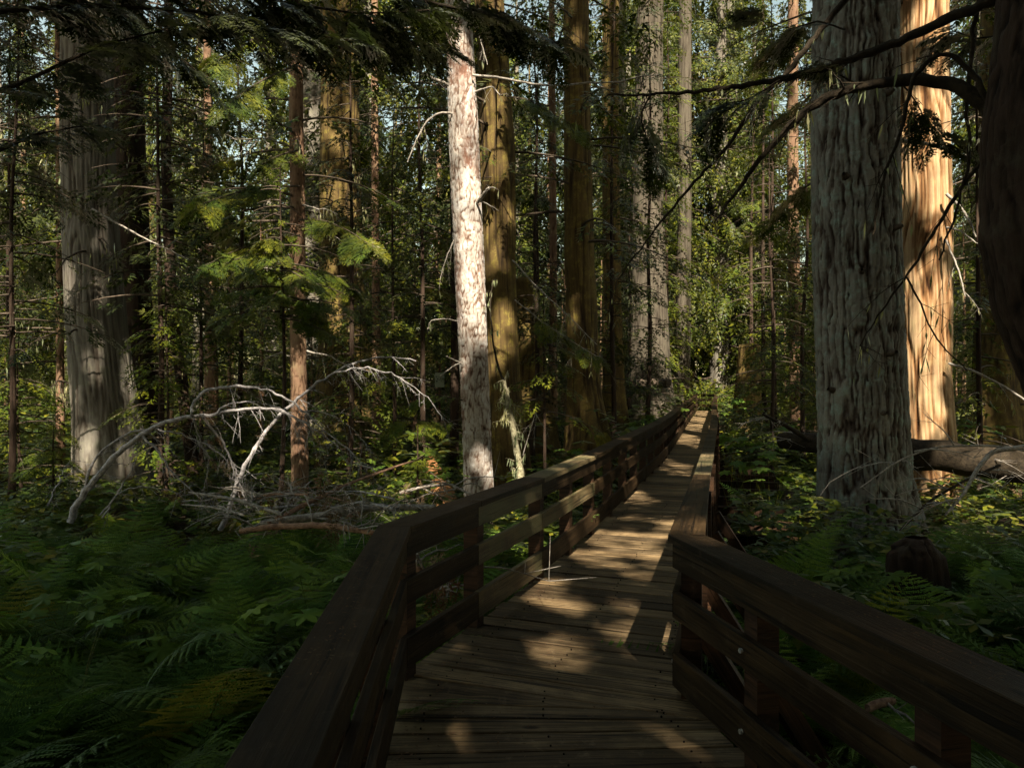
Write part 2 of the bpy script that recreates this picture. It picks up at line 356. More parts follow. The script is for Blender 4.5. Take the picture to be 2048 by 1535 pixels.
# ------------------------------------------------------------------ boards with UVs (x along the board in metres)
def board_mesh(name, A, B, C_, D_, z0, z1, mat, bev=.004, nseg=1, jit=0.0, vert=False):
    """plan quad A->B (one long side), D_->C_ (other long side); z0..z1; slightly rounded top edges."""
    A, B, C_, D_ = [np.array(p[:2], float) for p in (A, B, C_, D_)]
    ts = np.linspace(0, 1, nseg + 1)
    L = np.linalg.norm(B - A); Wd = np.linalg.norm(D_ - A) + 1e-6
    V = []; UV = []
    for k, t in enumerate(ts):
        p = A + (B - A) * t; q = D_ + (C_ - D_) * t
        nv = (q - p) / (np.linalg.norm(q - p) + 1e-9); w = np.linalg.norm(q - p)
        jz = (RS.random(2) - .5) * jit; jw = (RS.random(2) - .5) * jit
        p = p + nv * jw[0]; q = q + nv * jw[1]; bv = min(bev, w * .3)
        for (pt, z) in ((p, z0), (p, z1 - bv + jz[0]), (p + nv * bv, z1 + jz[0]), (q - nv * bv, z1 + jz[1]), (q, z1 - bv + jz[1]), (q, z0)):
            V.append((pt[0], pt[1], z))
        hgt = (z1 - z0) 
        UV.append([(t * L, 3 + 0), (t * L, 3 + hgt), (t * L, 0.0), (t * L, w), (t * L, 6.0), (t * L, 6 + hgt)])
    Q = []; UQ = []
    for k in range(nseg):
        a = k * 6; b = a + 6
        for u, (m_, n_) in enumerate(((0, 1), (1, 2), (2, 3), (3, 4), (4, 5), (5, 0))):
            Q.append([a + m_, b + m_, b + n_, a + n_])
            y0, y1 = [(3, 3 + hgt), (-.01, 0), (0, w), (w, w + .01), (6, 6 + hgt), (9, 9 + w)][u]
            UQ.append([(ts[k] * L, y0), (ts[k + 1] * L, y0), (ts[k + 1] * L, y1), (ts[k] * L, y1)])
    e = nseg * 6
    for base, fl in ((0, False), (e, True)):
        for quad in ([0, 1, 4, 5], [1, 2, 3, 4]):
            qq = [base + t for t in quad]; uu = [(0, .1), (0, .1 + hgt), (.1, .1 + hgt), (.1, .1)]
            Q.append(qq[::-1] if fl else qq); UQ.append(uu)
    ox, oy, oz = (A + B + C_ + D_).tolist()[0] / 4, (A + B + C_ + D_).tolist()[1] / 4, (z0 + z1) / 2
    V = np.array(V) - np.array([ox, oy, oz])
    # cut away degenerate orientation problems
    me = make_mesh(name, V, np.array(Q), [mat])
    uvl = me.uv_layers.new(name='UVMap'); uvl.data.foreach_set('uv', np.array(UQ, dtype=np.float32).ravel())
    return me, (ox, oy, oz)
def board(name, A, B, C_, D_, z0, z1, mat, parent, **kw):
    me, loc = board_mesh(name, A, B, C_, D_, z0, z1, mat, **kw)
    return link(name, me, parent, loc)
def slanted(name, P, Q_, w, t, mat, parent, side):
    """a square bar from P to Q_; side = horizontal unit vector across"""
    P = np.array(P, float); Q_ = np.array(Q_, float); d = (Q_ - P) / np.linalg.norm(Q_ - P)
    s_ = np.array([side[0], side[1], 0.0]); u = np.cross(d, s_); u /= np.linalg.norm(u)
    g_ = Geo(); c = []
    for e in (P, Q_):
        for a, b in ((-1, -1), (1, -1), (1, 1), (-1, 1)): c.append(e + s_ * a * w / 2 + u * b * t / 2)
    mid = (P + Q_) / 2; g_.box8(np.array(c) - mid)
    me = g_.mesh(name, [mat]); uvl = me.uv_layers.new(name='UVMap'); L = np.linalg.norm(Q_ - P)
    us = []
    for f in me.polygons:
        for li in f.loop_indices:
            co = np.array(me.vertices[me.loops[li].vertex_index].co); us.append((float(co @ d), float(co @ s_ + co @ u)))
    uvl.data.foreach_set('uv', np.array(us, dtype=np.float32).ravel())
    return link(name, me, parent, mid)

# rail lines (inner faces), traced on the ground plan
LEFT = [(-.24, -2.0), (-.585, 4.117), (-.225, 5.0), (.255, 6.2), (.90, 8.05), (1.62, 10.35), (2.27, 12.4), (2.93, 14.5), (3.66, 17.0), (4.42, 19.8), (5.30, 23.0), (6.20, 26.3), (7.15, 29.8), (8.15, 33.4), (9.30, 37.5), (10.55, 42.0), (10.2, 43.3), (6.0, 43.9), (2.0, 44.1)]
RIGHT = [(2.15, -2.0), (.846, 3.90), (1.60, 6.42), (2.18, 8.42), (2.86, 10.8), (3.52, 13.1), (4.22, 15.6), (4.95, 18.3), (5.75, 21.2), (6.55, 24.2), (7.45, 27.5), (8.45, 31.0), (9.50, 34.8), (10.75, 39.2), (12.05, 44.2), (11.5, 45.8), (6.0, 46.3), (2.0, 46.5)]
def offset_line(line, d):
    """d to the outside: + means to the left of travel"""
    P = np.array(line, float); out = []
    for k in range(len(P)):
        dirs = []
        if k > 0: v = P[k] - P[k - 1]; dirs.append(v / np.linalg.norm(v))
        if k < len(P) - 1: v = P[k + 1] - P[k]; dirs.append(v / np.linalg.norm(v))
        ns = [np.array([-v[1], v[0]]) for v in dirs]
        m = sum(ns); m /= np.linalg.norm(m); s_ = 1 / max(.6, float(m @ ns[0]))
        out.append(P[k] + m * d * s_)
    return np.array(out)

def railing(line, sgn, label, newcap, newtop, newmid, newbot, braces):
    root = empty('wooden_railing', (0, 0, 0)); tag(root, label, 'railing', 'railings of the boardwalk')
    P = np.array(line, float)
    off = {}
    def o(d):
        if d not in off: off[d] = offset_line(line, sgn * d)
        return off[d]
    def run(name, d0, d1, z0, z1, new, gap=.003, bev=.003, far=99):
        a = o(d0); b = o(d1)
        if name == 'cap_board' and sgn < 0: b = np.vstack([b[:2], o(.118)[2:]])
        for k in range(min(len(P) - 1, far)):
            v = P[k + 1] - P[k]; L = np.linalg.norm(v); v = v / L * gap
            q = [a[k] + v, a[k + 1] - v, b[k + 1] - v, b[k] + v]
            if sgn < 0: q = [q[3], q[2], q[1], q[0]]
            dz = (RS.random() - .5) * .006 if k > 1 else 0
            x = board(name, q[0], q[1], q[2], q[3], z0 + dz, z1 + dz, M_RAILNEW if k in new else M_RAIL, root, bev=bev, nseg=3, jit=.0012)
            if k in new: x['label'] = 'newer tan board'
    run('cap_board', -.022, .165, .852, .890, newcap)
    run('top_board', 0, .038, .718, .848, newtop)
    run('middle_board', 0, .038, .455, .590, newmid)
    run('bottom_board', 0, .038, .095, .270, newbot)
    for k in range(min(len(P) - 1, 14)):
        v = P[k + 1] - P[k]; L = np.linalg.norm(v); v /= L; n_ = np.array([-v[1], v[0]]) * sgn
        m = max(1, int(round(L / 1.0)))
        step = L / m
        for t in range(m):
            s0 = .12 + t * step if k > 0 else .3 + t * step
            if s0 > L - .1: continue
            w = .105
            c = P[k] + v * s0
            a = c + n_ * .041; q = [a - v * w / 2, a + v * w / 2, a + v * w / 2 + n_ * w, a - v * w / 2 + n_ * w]
            if sgn < 0: q = [q[3], q[2], q[1], q[0]]
            po = board('post', *q, -.40, .849, M_POST, root, bev=.001)
            if braces and k < 3:
                top = c + n_ * (.041 + w); foot = c + n_ * .62
                slanted('brace', (*top, .36), (*(foot), -.38), .085, .085, M_POST, root, v)
                if k < 4:
                    for zz in (.53, .18):
                        gb = Geo(); pb = c - n_ * .001
                        gb.tube([np.array([*(pb - n_ * .012), zz]), np.array([*(pb + n_ * .004), zz])], .011, 6)
                        gb.build('bolt', [M_STEEL], po, tuple(-v_ for v_ in po.location))
    return root

railing(LEFT, 1, 'left hand wooden railing of dark boards with newer tan patches', (3,), (2,), (2, 3), (2,), False)
railing(RIGHT, -1, 'right hand wooden railing of dark boards with slanted outer braces', (2,), (), (), (), True)

# ------------------------------------------------------------------ boardwalk deck
deck = empty('boardwalk', (0, 0, 0)); tag(deck, 'narrow raised plank boardwalk curving away through the forest', 'boardwalk')
def line_hit(line, p, d):
    """distance along d from p to polyline"""
    P = np.array(line, float); best = None
    for k in range(len(P) - 1):
        a, b = P[k], P[k + 1]; e = b - a; den = d[0] * e[1] - d[1] * e[0]
        if abs(den) < 1e-9: continue
        w = a - p; t = (w[0] * e[1] - w[1] * e[0]) / den; u = (w[0] * d[1] - w[1] * d[0]) / den
        if -1e-6 <= u <= 1 + 1e-6 and t > .3 and (best is None or t < best): best = t
    return best
LO = [tuple(p) for p in offset_line(LEFT, .10)]; RO = [tuple(p) for p in offset_line(RIGHT, -.10)]
bounds = []                                        # (left point, right point) of each plank edge
yy = .2
def near_x(y): return -.24 + (-.585 + .24) * (y + 2) / 6.117 - .10
while yy < 4.02:
    ang = 2.6 if yy < 3.55 else 2.6 - (yy - 3.55) / .5 * 8.0
    p = np.array([near_x(yy), yy - .03]); d = np.array([math.cos(math.radians(ang)), math.sin(math.radians(ang))])
    t = line_hit(RO, p, d); bounds.append((p, p + d * (t if t else 2.2)))
    yy += .186 + RS.random() * .004
LPO = np.array(LO[1:16]); seg = np.linalg.norm(np.diff(LPO, axis=0), axis=1); cum = np.concatenate([[0], np.cumsum(seg)])
sl = np.gradient(LPO[:, 0], LPO[:, 1])
s0 = .16
while s0 < cum[-1] and len(bounds) < 282:
    x = np.interp(s0, cum, LPO[:, 0]); y = np.interp(s0, cum, LPO[:, 1]); sp = np.interp(s0, cum, sl)
    if s0 < 1.9: sp = .36
    d = np.array([1, -sp]) / math.hypot(1, sp); p = np.array([x, y])
    t = line_hit(RO, p, d)
    bounds.append((p, p + d * min(t if t else 1.45, 1.9)))
    s0 += .190 + RS.random() * .004
for k in range(len(bounds) - 1):
    (a, b), (d_, c) = bounds[k], bounds[k + 1]
    gp = (.006 + .006 * RS.random()) if b[1] < 12 else .004
    va = (d_ - a) / (np.linalg.norm(d_ - a) + 1e-9) * gp; vb = (c - b) / (np.linalg.norm(c - b) + 1e-9) * gp
    dz = (RS.random() - .5) * .007
    e = (RS.random(2) - .5) * .03; ux = (b - a) / np.linalg.norm(b - a)
    board('plank', a + va + ux * e[0], b + vb + ux * e[1], c - vb + ux * e[1], d_ - va + ux * e[0], -.045 + dz, dz, M_DECK, deck, bev=.005 if b[1] < 15 else .002, nseg=6 if b[1] < 12 else 1, jit=.003 if b[1] < 12 else 0)
# stringers and cross beams below
for nm, ln, sg in (('stringer', LEFT, 1), ('stringer', RIGHT, -1)):
    a = offset_line(ln, sg * .02); b = offset_line(ln, -sg * .05)
    for k in range(14):
        q = [a[k], a[k + 1], b[k + 1], b[k]]
        board(nm, *q, -.28, -.05, M_POST, deck, bev=.002)
for k in range(1, 40):
    s1 = k * 1.05
    x = np.interp(s1, cum, LPO[:, 0]); y = np.interp(s1, cum, LPO[:, 1]); sp = np.interp(s1, cum, sl)
    d = np.array([1, -sp]) / math.hypot(1, sp); v = np.array([-d[1], d[0]]) * .05; p = np.array([x, y]) - d * .45; q = p + d * 2.75
    if y > 30: break
    board('cross_beam', p - v, q - v, q + v, p + v, -.42, -.285, M_POST, deck, bev=.002)

# ------------------------------------------------------------------ foliage generators
def spray_tpl(npair, nsub, seed, wid=.42, lw=.30):
    r = np.random.default_rng(seed); P = []; D = []; U = []; L = []; W = []
    for k in range(npair):
        t = (k + .6) / (npair + .3)
        for sd in (-1, 1):
            a = math.radians(62 - 24 * t + r.normal() * 5) * sd
            l = wid * (1 - t) ** .65 * (.55 + .45 * min(1, t * 4)) * (.85 + .3 * r.random()) + .05
            d = np.array([math.cos(a), math.sin(a), -.08 + r.normal() * .06]); o_ = np.array([t, 0, 0])
            if nsub == 0:
                P.append(o_); D.append(d); L.append(l); W.append(l * lw); U.append([r.normal() * .15, r.normal() * .15, 1]); continue
            for q in range(nsub):
                u = (q + .5) / (nsub + .3); oo = o_ + d * l * u
                for s2 in (-1, 1):
                    b = a + s2 * math.radians(48 + r.normal() * 6)
                    P.append(oo); D.append([math.cos(b), math.sin(b), -.1 + r.normal() * .1]); L.append(l * .55 * (1 - .55 * u)); W.append(l * .55 * (1 - .5 * u) * lw)
                    U.append([r.normal() * .2, r.normal() * .2, 1])
            P.append(o_ + d * l * .3); D.append(d); L.append(l * .75); W.append(l * lw * .5); U.append([0, 0, 1])
    P.append([.75, 0, 0]); D.append([1, 0, -.1]); L.append(.3); W.append(.3 * lw * .6); U.append([0, 0, 1])
    return [np.array(x, float) for x in (P, D, U, L, W)]
TPL_C = [spray_tpl(5, 1, s_, .46, .21) for s_ in range(3)]
TPL_M = [spray_tpl(7, 2, 10 + s_) for s_ in range(3)]
TPL_F = [spray_tpl(11, 4, 20 + s_, .40, .34) for s_ in range(3)]
TPL_S = [spray_tpl(4, 0, 30 + s_, .32, .55) for s_ in range(3)]

def put_sprays(geo, O, A, sc, tpls, droop=.25, drop=.12, mi=0, rng=RS, upj=.25, fat=1.0):
    """O origins (k,3), A axis dirs (k,3), sc lengths (k,)"""
    O = np.asarray(O, float); A = np.asarray(A, float); sc = np.asarray(sc, float)
    if len(O) == 0: return
    A = A / np.linalg.norm(A, axis=1, keepdims=True)
    up = np.tile([0, 0, 1.0], (len(O), 1)) + rng.normal(size=(len(O), 3)) * upj
    Sd = np.cross(up, A); Sd /= np.linalg.norm(Sd, axis=1, keepdims=True) + 1e-9; Up = np.cross(A, Sd)
    which = rng.integers(0, len(tpls), len(O))
    for w in range(len(tpls)):
        ix = np.where(which == w)[0]
        if len(ix) == 0: continue
        P, D, U, L, W = tpls[w]; n_ = len(P)
        M = np.stack([A[ix], Sd[ix], Up[ix]], 2)               # columns
        Pl = P.copy(); Pl[:, 2] -= droop * P[:, 0] ** 2
        Dl = D.copy(); Dl[:, 2] -= 2 * droop * P[:, 0] * .6
        PP = np.einsum('kij,nj->kni', M, Pl) * sc[ix][:, None, None] + O[ix][:, None, :]
        DD = np.einsum('kij,nj->kni', M, Dl); UU = np.einsum('kij,nj->kni', M, U)
        LL = sc[ix][:, None] * L[None]; WW = sc[ix][:, None] * W[None] * fat
        keep = rng.random(LL.shape) > drop
        geo.leaves(PP[keep], DD[keep], UU[keep], LL[keep], WW[keep], mi)

LIT = []          # rows: x,y,z,radius  wanted sun patches; crown leaves in their way are cut out
def lit_px(px, py, D, r): LIT.append((*at(px, py, D), r))
def shade_keep(P, extra):
    P = np.asarray(P); u = ((P @ E1) / RES + 1500).astype(int); v = ((P @ E2) / RES + 1500).astype(int)
    ok = (u >= 0) & (u < 3000) & (v >= 0) & (v < 3000)
    lim = np.full(len(P), 1e9); lim[ok] = GATE[u[ok], v[ok]]
    return (P @ S) < lim

def crown_geo(geo, H, rmax, nb, ns, tpls, rng, droop=.18, slen=(.6, 1.1), prof='cone', gate=None, cen=None, fat=1.0, mi=0, stick=True, bare=.25, z0=0.0, hang=0.0, zpow=1.0, rake=.05):
    """a conifer crown: boughs round a stem, each bough with flat sprays; cen(z) gives stem centre"""
    for b in range(nb):
        u = ((b + rng.random()) / nb) ** zpow; z = z0 + u * H
        az = rng.random() * 2 * math.pi
        pr = (1 - u) ** .7 if prof == 'cone' else (math.sin(math.pi * min(1, .12 + u * .95)) ** .6)
        L = rmax * max(.12, pr) * (.6 + .5 * rng.random())
        d = np.array([math.cos(az), math.sin(az)])
        c0 = np.array(cen(z)) if cen else np.zeros(2)
        t = np.linspace(0, 1, 6)
        rise = rake + rng.normal() * .08
        P3 = np.stack([c0[0] + d[0] * L * t, c0[1] + d[1] * L * t, z + L * (rise * t - droop * 1.6 * t ** 2)], 1)
        if gate is not None and not gate(P3[[2, 5]]).all():
            if rng.random() < .9: continue
        if stick: geo.tube(P3, [.012 + .008 * L, .004], 3, mi + 1, cap=False)
        k = max(2, int(ns * (.5 + .6 * L / rmax)))
        tt = bare + (1 - bare) * (np.arange(k) + rng.random(k) * .8) / k; tt = np.clip(tt, 0, 1)
        O = np.stack([np.interp(tt, t, P3[:, q]) for q in range(3)], 1)
        sd = np.where(np.arange(k) % 2 == 0, 1, -1) * np.radians(35 + 35 * rng.random(k)) * (1 - .5 * tt)
        A = np.stack([np.cos(az + sd), np.sin(az + sd), -.15 - droop - rng.random(k) * .25 - hang * rng.random(k)], 1)
        sc = (slen[0] + (slen[1] - slen[0]) * rng.random(k)) * (1.1 - .45 * tt)
        if gate is not None:
            kp = gate(O + A * sc[:, None] * .5); O, A, sc = O[kp], A[kp], sc[kp]
        put_sprays(geo, O, A, sc, tpls, .25 + .3 * hang, .12, mi, rng, fat=fat)

# ------------------------------------------------------------------ wanted sun patches (gaps are cut into the crowns for them)
for y_ in range(120, 640, 34): lit_px(924 + (y_ - 250) * .055, y_, 12, .42 if 190 < y_ < 600 else .2)
for y_ in (660, 690): lit_px(952, y_, 12, .16)
lit_px(960, 940, 12, .12)
for (x_, y_) in ((430, 400), (480, 385), (520, 410), (560, 430), (600, 460), (650, 465), (690, 480), (450, 520), (560, 520), (640, 560), (500, 450), (600, 500), (540, 360), (620, 420)): lit_px(x_, y_, 10.0, .42)
for (x_, y_, r_) in ((1868, 40, .3), (1866, 190, .35), (1868, 260, .45), (1868, 330, .45), (1872, 400, .35), (1880, 470, .25), (1865, 590, .3), (1855, 650, .35), (1850, 720, .35), (1830, 850, .3), (1865, 860, .25), (1870, 960, .2), (1850, 1020, .3)): lit_px(x_, y_, 12.9, r_)
for (x_, y_, D_, r_) in ((985, 220, 15.6, .3), (975, 270, 15.6, .3), (985, 320, 15.6, .25), (1010, 620, 15.6, .2), (990, 700, 15.6, .2), (1155, 810, 16.6, .3), (1170, 850, 16.6, .25), (1225, 820, 22, .3), (1195, 870, 16.4, .25),
                         (1150, 610, 16.6, .25), (670, 640, 21.5, .4), (690, 400, 21.5, .3), (595, 285, 12.8, .3), (597, 340, 12.8, .3), (598, 390, 12.8, .3), (600, 610, 12.8, .25), (598, 660, 12.8, .2),
                         (470, 390, 9.6, .3), (520, 420, 9.6, .35), (590, 450, 9.6, .35), (650, 470, 9.6, .35), (460, 430, 9.6, .2), (540, 70, 9, .4), (510, 160, 9, .4), (430, 110, 9, .3),
                         (60, 760, 13, .6), (60, 830, 13, .6), (120, 880, 13, .5), (40, 900, 12, .5), (20, 230, 13, .4), (880, 800, 11, .4), (850, 850, 10.5, .3), (885, 985, 14, .3), (868, 950, 17, .3), (900, 1020, 12, .3), (820, 990, 9, .4),
                         (1500, 880, 12, .8), (1540, 930, 11.5, .7), (1500, 960, 10.5, .4), (1560, 1000, 10.5, .5), (1600, 960, 11, .4), (1480, 840, 14, .6), (1450, 870, 12.5, .5), (1600, 1040, 9.5, .25), (1560, 1060, 9, .2),
                         (1960, 1030, 14, .7), (2010, 1050, 14, .7), (1930, 960, 14, .4), (1950, 860, 17, .5), (1985, 860, 15, .3), (2000, 810, 10.5, .3), (1100, 1010, 8.5, .4), (1040, 1020, 8, .3), (1560, 1145, 6.5, .15), (1100, 1140, 6, .15), (1120, 660, 11.5, .35), (1160, 700, 11.5, .3), (1020, 900, 11.4, .3), (1030, 800, 11.6, .2), (1020, 960, 11.0, .3),
                         (1990, 1140, 6, .12), (60, 1345, 3.6, .06), (190, 1480, 3.0, .08), (1440, 760, 48, .4), (790, 330, 24, .6), (460, 340, 20, .5), (370, 560, 16, .5), (330, 870, 12, .4), (1300, 480, 31, 1.2), (1330, 560, 31, .8), (1320, 650, 31, .6),
                         (700, 1075, 4.3, .04), (660, 1105, 4.0, .05), (1472, 1060, 5.2, .18), (1440, 975, 6.5, .15), (1430, 930, 8.0, .15),
                         (1120, 960, 6.9, .12), (1170, 935, 7.4, .12), (1160, 1010, 7.0, .12)):
    lit_px(x_, y_, D_, r_)
def lit_deck(x, y, r): LIT.append((x, y, 0.0, r))
for (px_, py_, r_) in ((1180, 1177, .05), (1250, 1250, .05), (1325, 1250, .06), (1040, 1420, .09), (985, 1470, .08), (1080, 1455, .05), (1290, 1085, .12), (1220, 1065, .12), (1260, 1140, .06), (1200, 1120, .06), (1140, 1085, .08), (1330, 1060, .1), (1325, 1470, .05),
                       (1340, 1000, .35), (1250, 985, .3), (1300, 960, .35), (1340, 925, .45), (1390, 905, .4), (1370, 880, .5), (1400, 855, .5), (1385, 840, .7), (1405, 828, .9)):
    D_ = F * EYE / (py_ - HY); lit_deck((px_ - CX) * D_ / F, D_, r_)
for (x_, y_) in ((384, 805), (480, 771), (575, 796), (328, 845), (431, 828), (547, 816), (600, 790), (640, 760), (690, 735), (760, 716), (530, 862), (500, 915), (575, 815), (258, 864), (200, 900), (458, 905), (760, 742), (820, 765), (480, 990), (690, 760)): lit_px(x_, y_, 9.5, .16)
for (x_, y_, D_) in ((1600, 60, 11.6), (1560, 90, 12), (1535, 120, 12), (1580, 400, 12), (1550, 440, 12), (1570, 230, 12.2), (430, 400, 10.4), (490, 385, 10.8), (550, 380, 11.4), (690, 460, 11.2), (640, 450, 12), (470, 505, 10.8), (540, 485, 11.5), (480, 100, 10.2), (540, 65, 11), (430, 130, 9.7), (500, 180, 10), (690, 560, 11)): lit_px(x_, y_, D_, .4)
rl_ = np.random.default_rng(8)
for _ in range(110):
    D_ = 4.5 + 11 * rl_.random() ** 1.3; a_, b_ = np.interp(D_, [p[1] for p in LEFT[:16]], [p[0] for p in LEFT[:16]]), np.interp(D_, [p[1] for p in RIGHT[:15]], [p[0] for p in RIGHT[:15]])
    lit_deck(a_ + (b_ - a_) * rl_.random(), D_, (.03 + .09 * rl_.random()) * (.6 + D_ / 12))
for _ in range(100):
    D_ = 13 + 31 * rl_.random(); b_ = np.interp(D_, [p[1] for p in RIGHT[:15]], [p[0] for p in RIGHT[:15]]); lit_deck(b_ - 1.2 * rl_.random(), D_, .15 + .35 * rl_.random())
for _ in range(45):
    px_, py_ = 1440 + 200 * rl_.random(), 840 + 260 * rl_.random(); lit_px(px_, py_, min(24, 1.75 * F / (py_ - HY)), .10 + .22 * rl_.random())
for _ in range(16): px_, py_ = 1900 + 160 * rl_.random(), 960 + 110 * rl_.random(); lit_px(px_, py_, 1.9 * F / (py_ - HY), .15 + .25 * rl_.random())
for _ in range(60): lit_px(1380 + 240 * rl_.random(), 640 * rl_.random(), 22 + 10 * rl_.random(), .25 + .4 * rl_.random())
for _ in range(190): lit_px(900 * rl_.random(), 250 + 680 * rl_.random(), 9.5 + 8 * rl_.random(), .08 + .25 * rl_.random())
for _ in range(26):
    D_ = 5 + 9 * rl_.random(); lit_ = np.interp(D_, [p[1] for p in LEFT[:16]], [p[0] for p in LEFT[:16]]); LIT.append((lit_, D_, .1 + .7 * rl_.random(), .03 + .07 * rl_.random()))
NFIX = len(LIT)
for _ in range(300):
    px_, py_, D_ = 2048 * rl_.random(), 60 + 900 * rl_.random(), 12 + 16 * rl_.random()
    if 1600 < px_ < 1800 or 110 < px_ < 290: continue
    lit_px(px_, py_, D_, .06 + .16 * rl_.random())
LIT = np.array(LIT); keep_ = np.ones(len(LIT), bool)
eh_ = np.hypot(S[0], S[1])
for cx_, cy_, cr_ in ((4.88, 10.5, .72), (-7.75, 14.0, .85), (-7.2, 15.8, .5), (3.55, 4.8, .45)):      # big trunks that stand in the way and stay in shade themselves
    w_ = np.array([cx_, cy_]) - LIT[:, :2]; al_ = (w_ @ S[:2]) / eh_; pd_ = np.abs(w_[:, 0] * S[1] - w_[:, 1] * S[0]) / eh_
    b_ = (al_ > .3) & (pd_ < cr_ + LIT[:, 3]) & (cr_ < 2) & (LIT[:, 2] + al_ * S[2] / eh_ < 14)
    LIT[b_, 3] = pd_[b_] - cr_; keep_ &= ~(b_ & (LIT[:, 3] < .05))
NFIX = int(keep_[:NFIX].sum()); LIT = LIT[keep_]
E1 = np.cross(S, [0, 0, 1.0]); E1 /= np.linalg.norm(E1); E2 = np.cross(S, E1); RES = .04
GATE = np.full((3000, 3000), 1e9)
for x_, y_, z_, r_ in LIT:
    q_ = np.array([x_, y_, z_]); cu = (q_ @ E1) / RES + 1500; cv = (q_ @ E2) / RES + 1500; rr_ = (r_ + .07) / RES
    a0, a1, b0, b1 = int(cu - rr_), int(cu + rr_) + 2, int(cv - rr_), int(cv + rr_) + 2
    if a0 < 0 or b0 < 0 or a1 >= 3000 or b1 >= 3000: continue
    uu, vv = np.meshgrid(np.arange(a0, a1), np.arange(b0, b1), indexing='ij')
    m_ = (uu - cu) ** 2 + (vv - cv) ** 2 < rr_ ** 2 * (.7 + .6 * RS.random())
    GATE[a0:a1, b0:b1][m_] = np.minimum(GATE[a0:a1, b0:b1][m_], q_ @ S + 1.2)


# ------------------------------------------------------------------ named trees
def stem_pts(rows, D):
    """rows of (px, py, width px) -> points relative to the base"""
    out = []
    for (px, py, w) in rows:
        p = at(px, py, D); out.append((p[0], p[1], p[2], w * .5 * D / F))
    out.sort(key=lambda q: q[2])
    return out
def tree(name, cat, label, rows, D, kind, mat, nth=96, nz=200, depth=.03, flare=.35, lobes=.2, H=26, seed=0, flare_h=.7, zview=None, group=None):
    pts = stem_pts(rows, D); x0, y0, _, r0 = pts[0]
    zg = gzs(x0, y0) - .12
    if pts[0][2] > zg + .05:
        k = (pts[1][0] - pts[0][0]) / (pts[1][2] - pts[0][2] + 1e-6) if len(pts) > 1 else 0
        pts.insert(0, (x0 - k * (pts[0][2] - zg) * .5, y0, zg, r0 * 1.03))
    base = np.array([pts[0][0], pts[0][1], zg])
    rel = [(p[0] - base[0], p[1] - base[1], p[2] - base[2], p[3]) for p in pts]
    root = empty(name, base); tag(root, label, cat, group)
    zdet = (zview if zview else 1.7 + 800 * D / F) - zg
    me = trunk_mesh('trunk', rel, kind, mat, nth, nz, zdet, H, depth, flare, lobes, seed, flare_h)
    link('trunk', me, root)
    return root, base, rel

def rel_pts(base, pxs, D, dD=0.0):
    n_ = len(pxs); P = np.array([at(px, py, D + dD * k / max(1, n_ - 1)) for k, (px, py) in enumerate(pxs)])
    return P - base
def smooth_line(P, n_=None):
    P = np.asarray(P, float); n_ = n_ or max(8, len(P) * 4)
    s_ = np.concatenate([[0], np.cumsum(np.linalg.norm(np.diff(P, axis=0), axis=1))]); t = np.linspace(0, s_[-1], n_)
    Q = np.stack([np.interp(t, s_, P[:, q]) for q in range(3)], 1)
    for _ in range(2): Q[1:-1] = .25 * Q[:-2] + .5 * Q[1:-1] + .25 * Q[2:]
    return Q
def limb(root, base, pxs, D, r0, r1, mat, dD=0.0, twigs=0, leaf=None, lich=0, name='branch', sides=6, tl=(.25, .6), label=None, leafn=0, tpls=None, lsc=(.3, .6), wob=.012, down=.5):
    """a bough traced as a curve, with twigs, foliage sprays and hanging lichen"""
    P = smooth_line(rel_pts(base, pxs, D, dD)); n_ = len(P)
    P[1:-1] += (RS.random((n_ - 2, 3)) - .5) * wob
    g_ = Geo(); mats = [mat, leaf or M_LICHEN]
    g_.tube(P, np.linspace(r0, r1, n_) * (1 + .18 * (RS.random(n_) - .5)), sides, 0, rough=.12)
    Tn = np.gradient(P, axis=0); Tn /= np.linalg.norm(Tn, axis=1, keepdims=True)
    for k in range(twigs):
        i_ = RS.integers(int(n_ * .15), n_); o_ = P[i_]
        d = Tn[i_] * .6 + RS.normal(size=3) * .55 + np.array([0, 0, -down]); d /= np.linalg.norm(d)
        l = tl[0] + (tl[1] - tl[0]) * RS.random(); t = np.linspace(0, 1, 6)[:, None]
        tw = o_ + d * l * t + np.array([0, 0, -1]) * l * .25 * t ** 2 + np.cumsum(RS.normal(size=(6, 3)) * .018 * l, 0)
        g_.tube(tw, [max(.0025, r1 * .8), .0015], 3, 0, cap=False)
        for q in range(3):
            j_ = RS.integers(1, 5); dd = d + RS.normal(size=3) * .8; dd[2] -= .3; dd /= np.linalg.norm(dd)
            t2 = np.linspace(0, 1, 3)[:, None]; g_.tube(tw[j_] + dd * l * .35 * t2, [.0022, .0012], 3, 0, cap=False)
        if leaf is None and lich:
            m_ = int(lich); jj = RS.integers(0, 6, m_); O = tw[jj]
            g_.leaves(O, np.tile([0, 0, -1.0], (m_, 1)) + RS.normal(size=(m_, 3)) * .15, RS.normal(size=(m_, 3)), .04 + .12 * RS.random(m_), .012 + .01 * RS.random(m_), 1)
    if leaf is not None and leafn:
        ii = RS.integers(int(n_ * .2), n_, leafn); O = P[ii]
        sd = np.cross(Tn[ii], [0, 0, 1.0]); sd /= np.linalg.norm(sd, axis=1, keepdims=True) + 1e-9
        A = Tn[ii] * .8 + sd * (RS.choice([-1, 1], leafn) * (.5 + .5 * RS.random(leafn)))[:, None] + np.array([0, 0, -.3]); 
        put_sprays(g_, O, A, lsc[0] + (lsc[1] - lsc[0]) * RS.random(leafn), tpls or TPL_F, .3, .1, 1)
    ob = g_.build(name, mats, root)
    if label: ob['label'] = label
    return ob

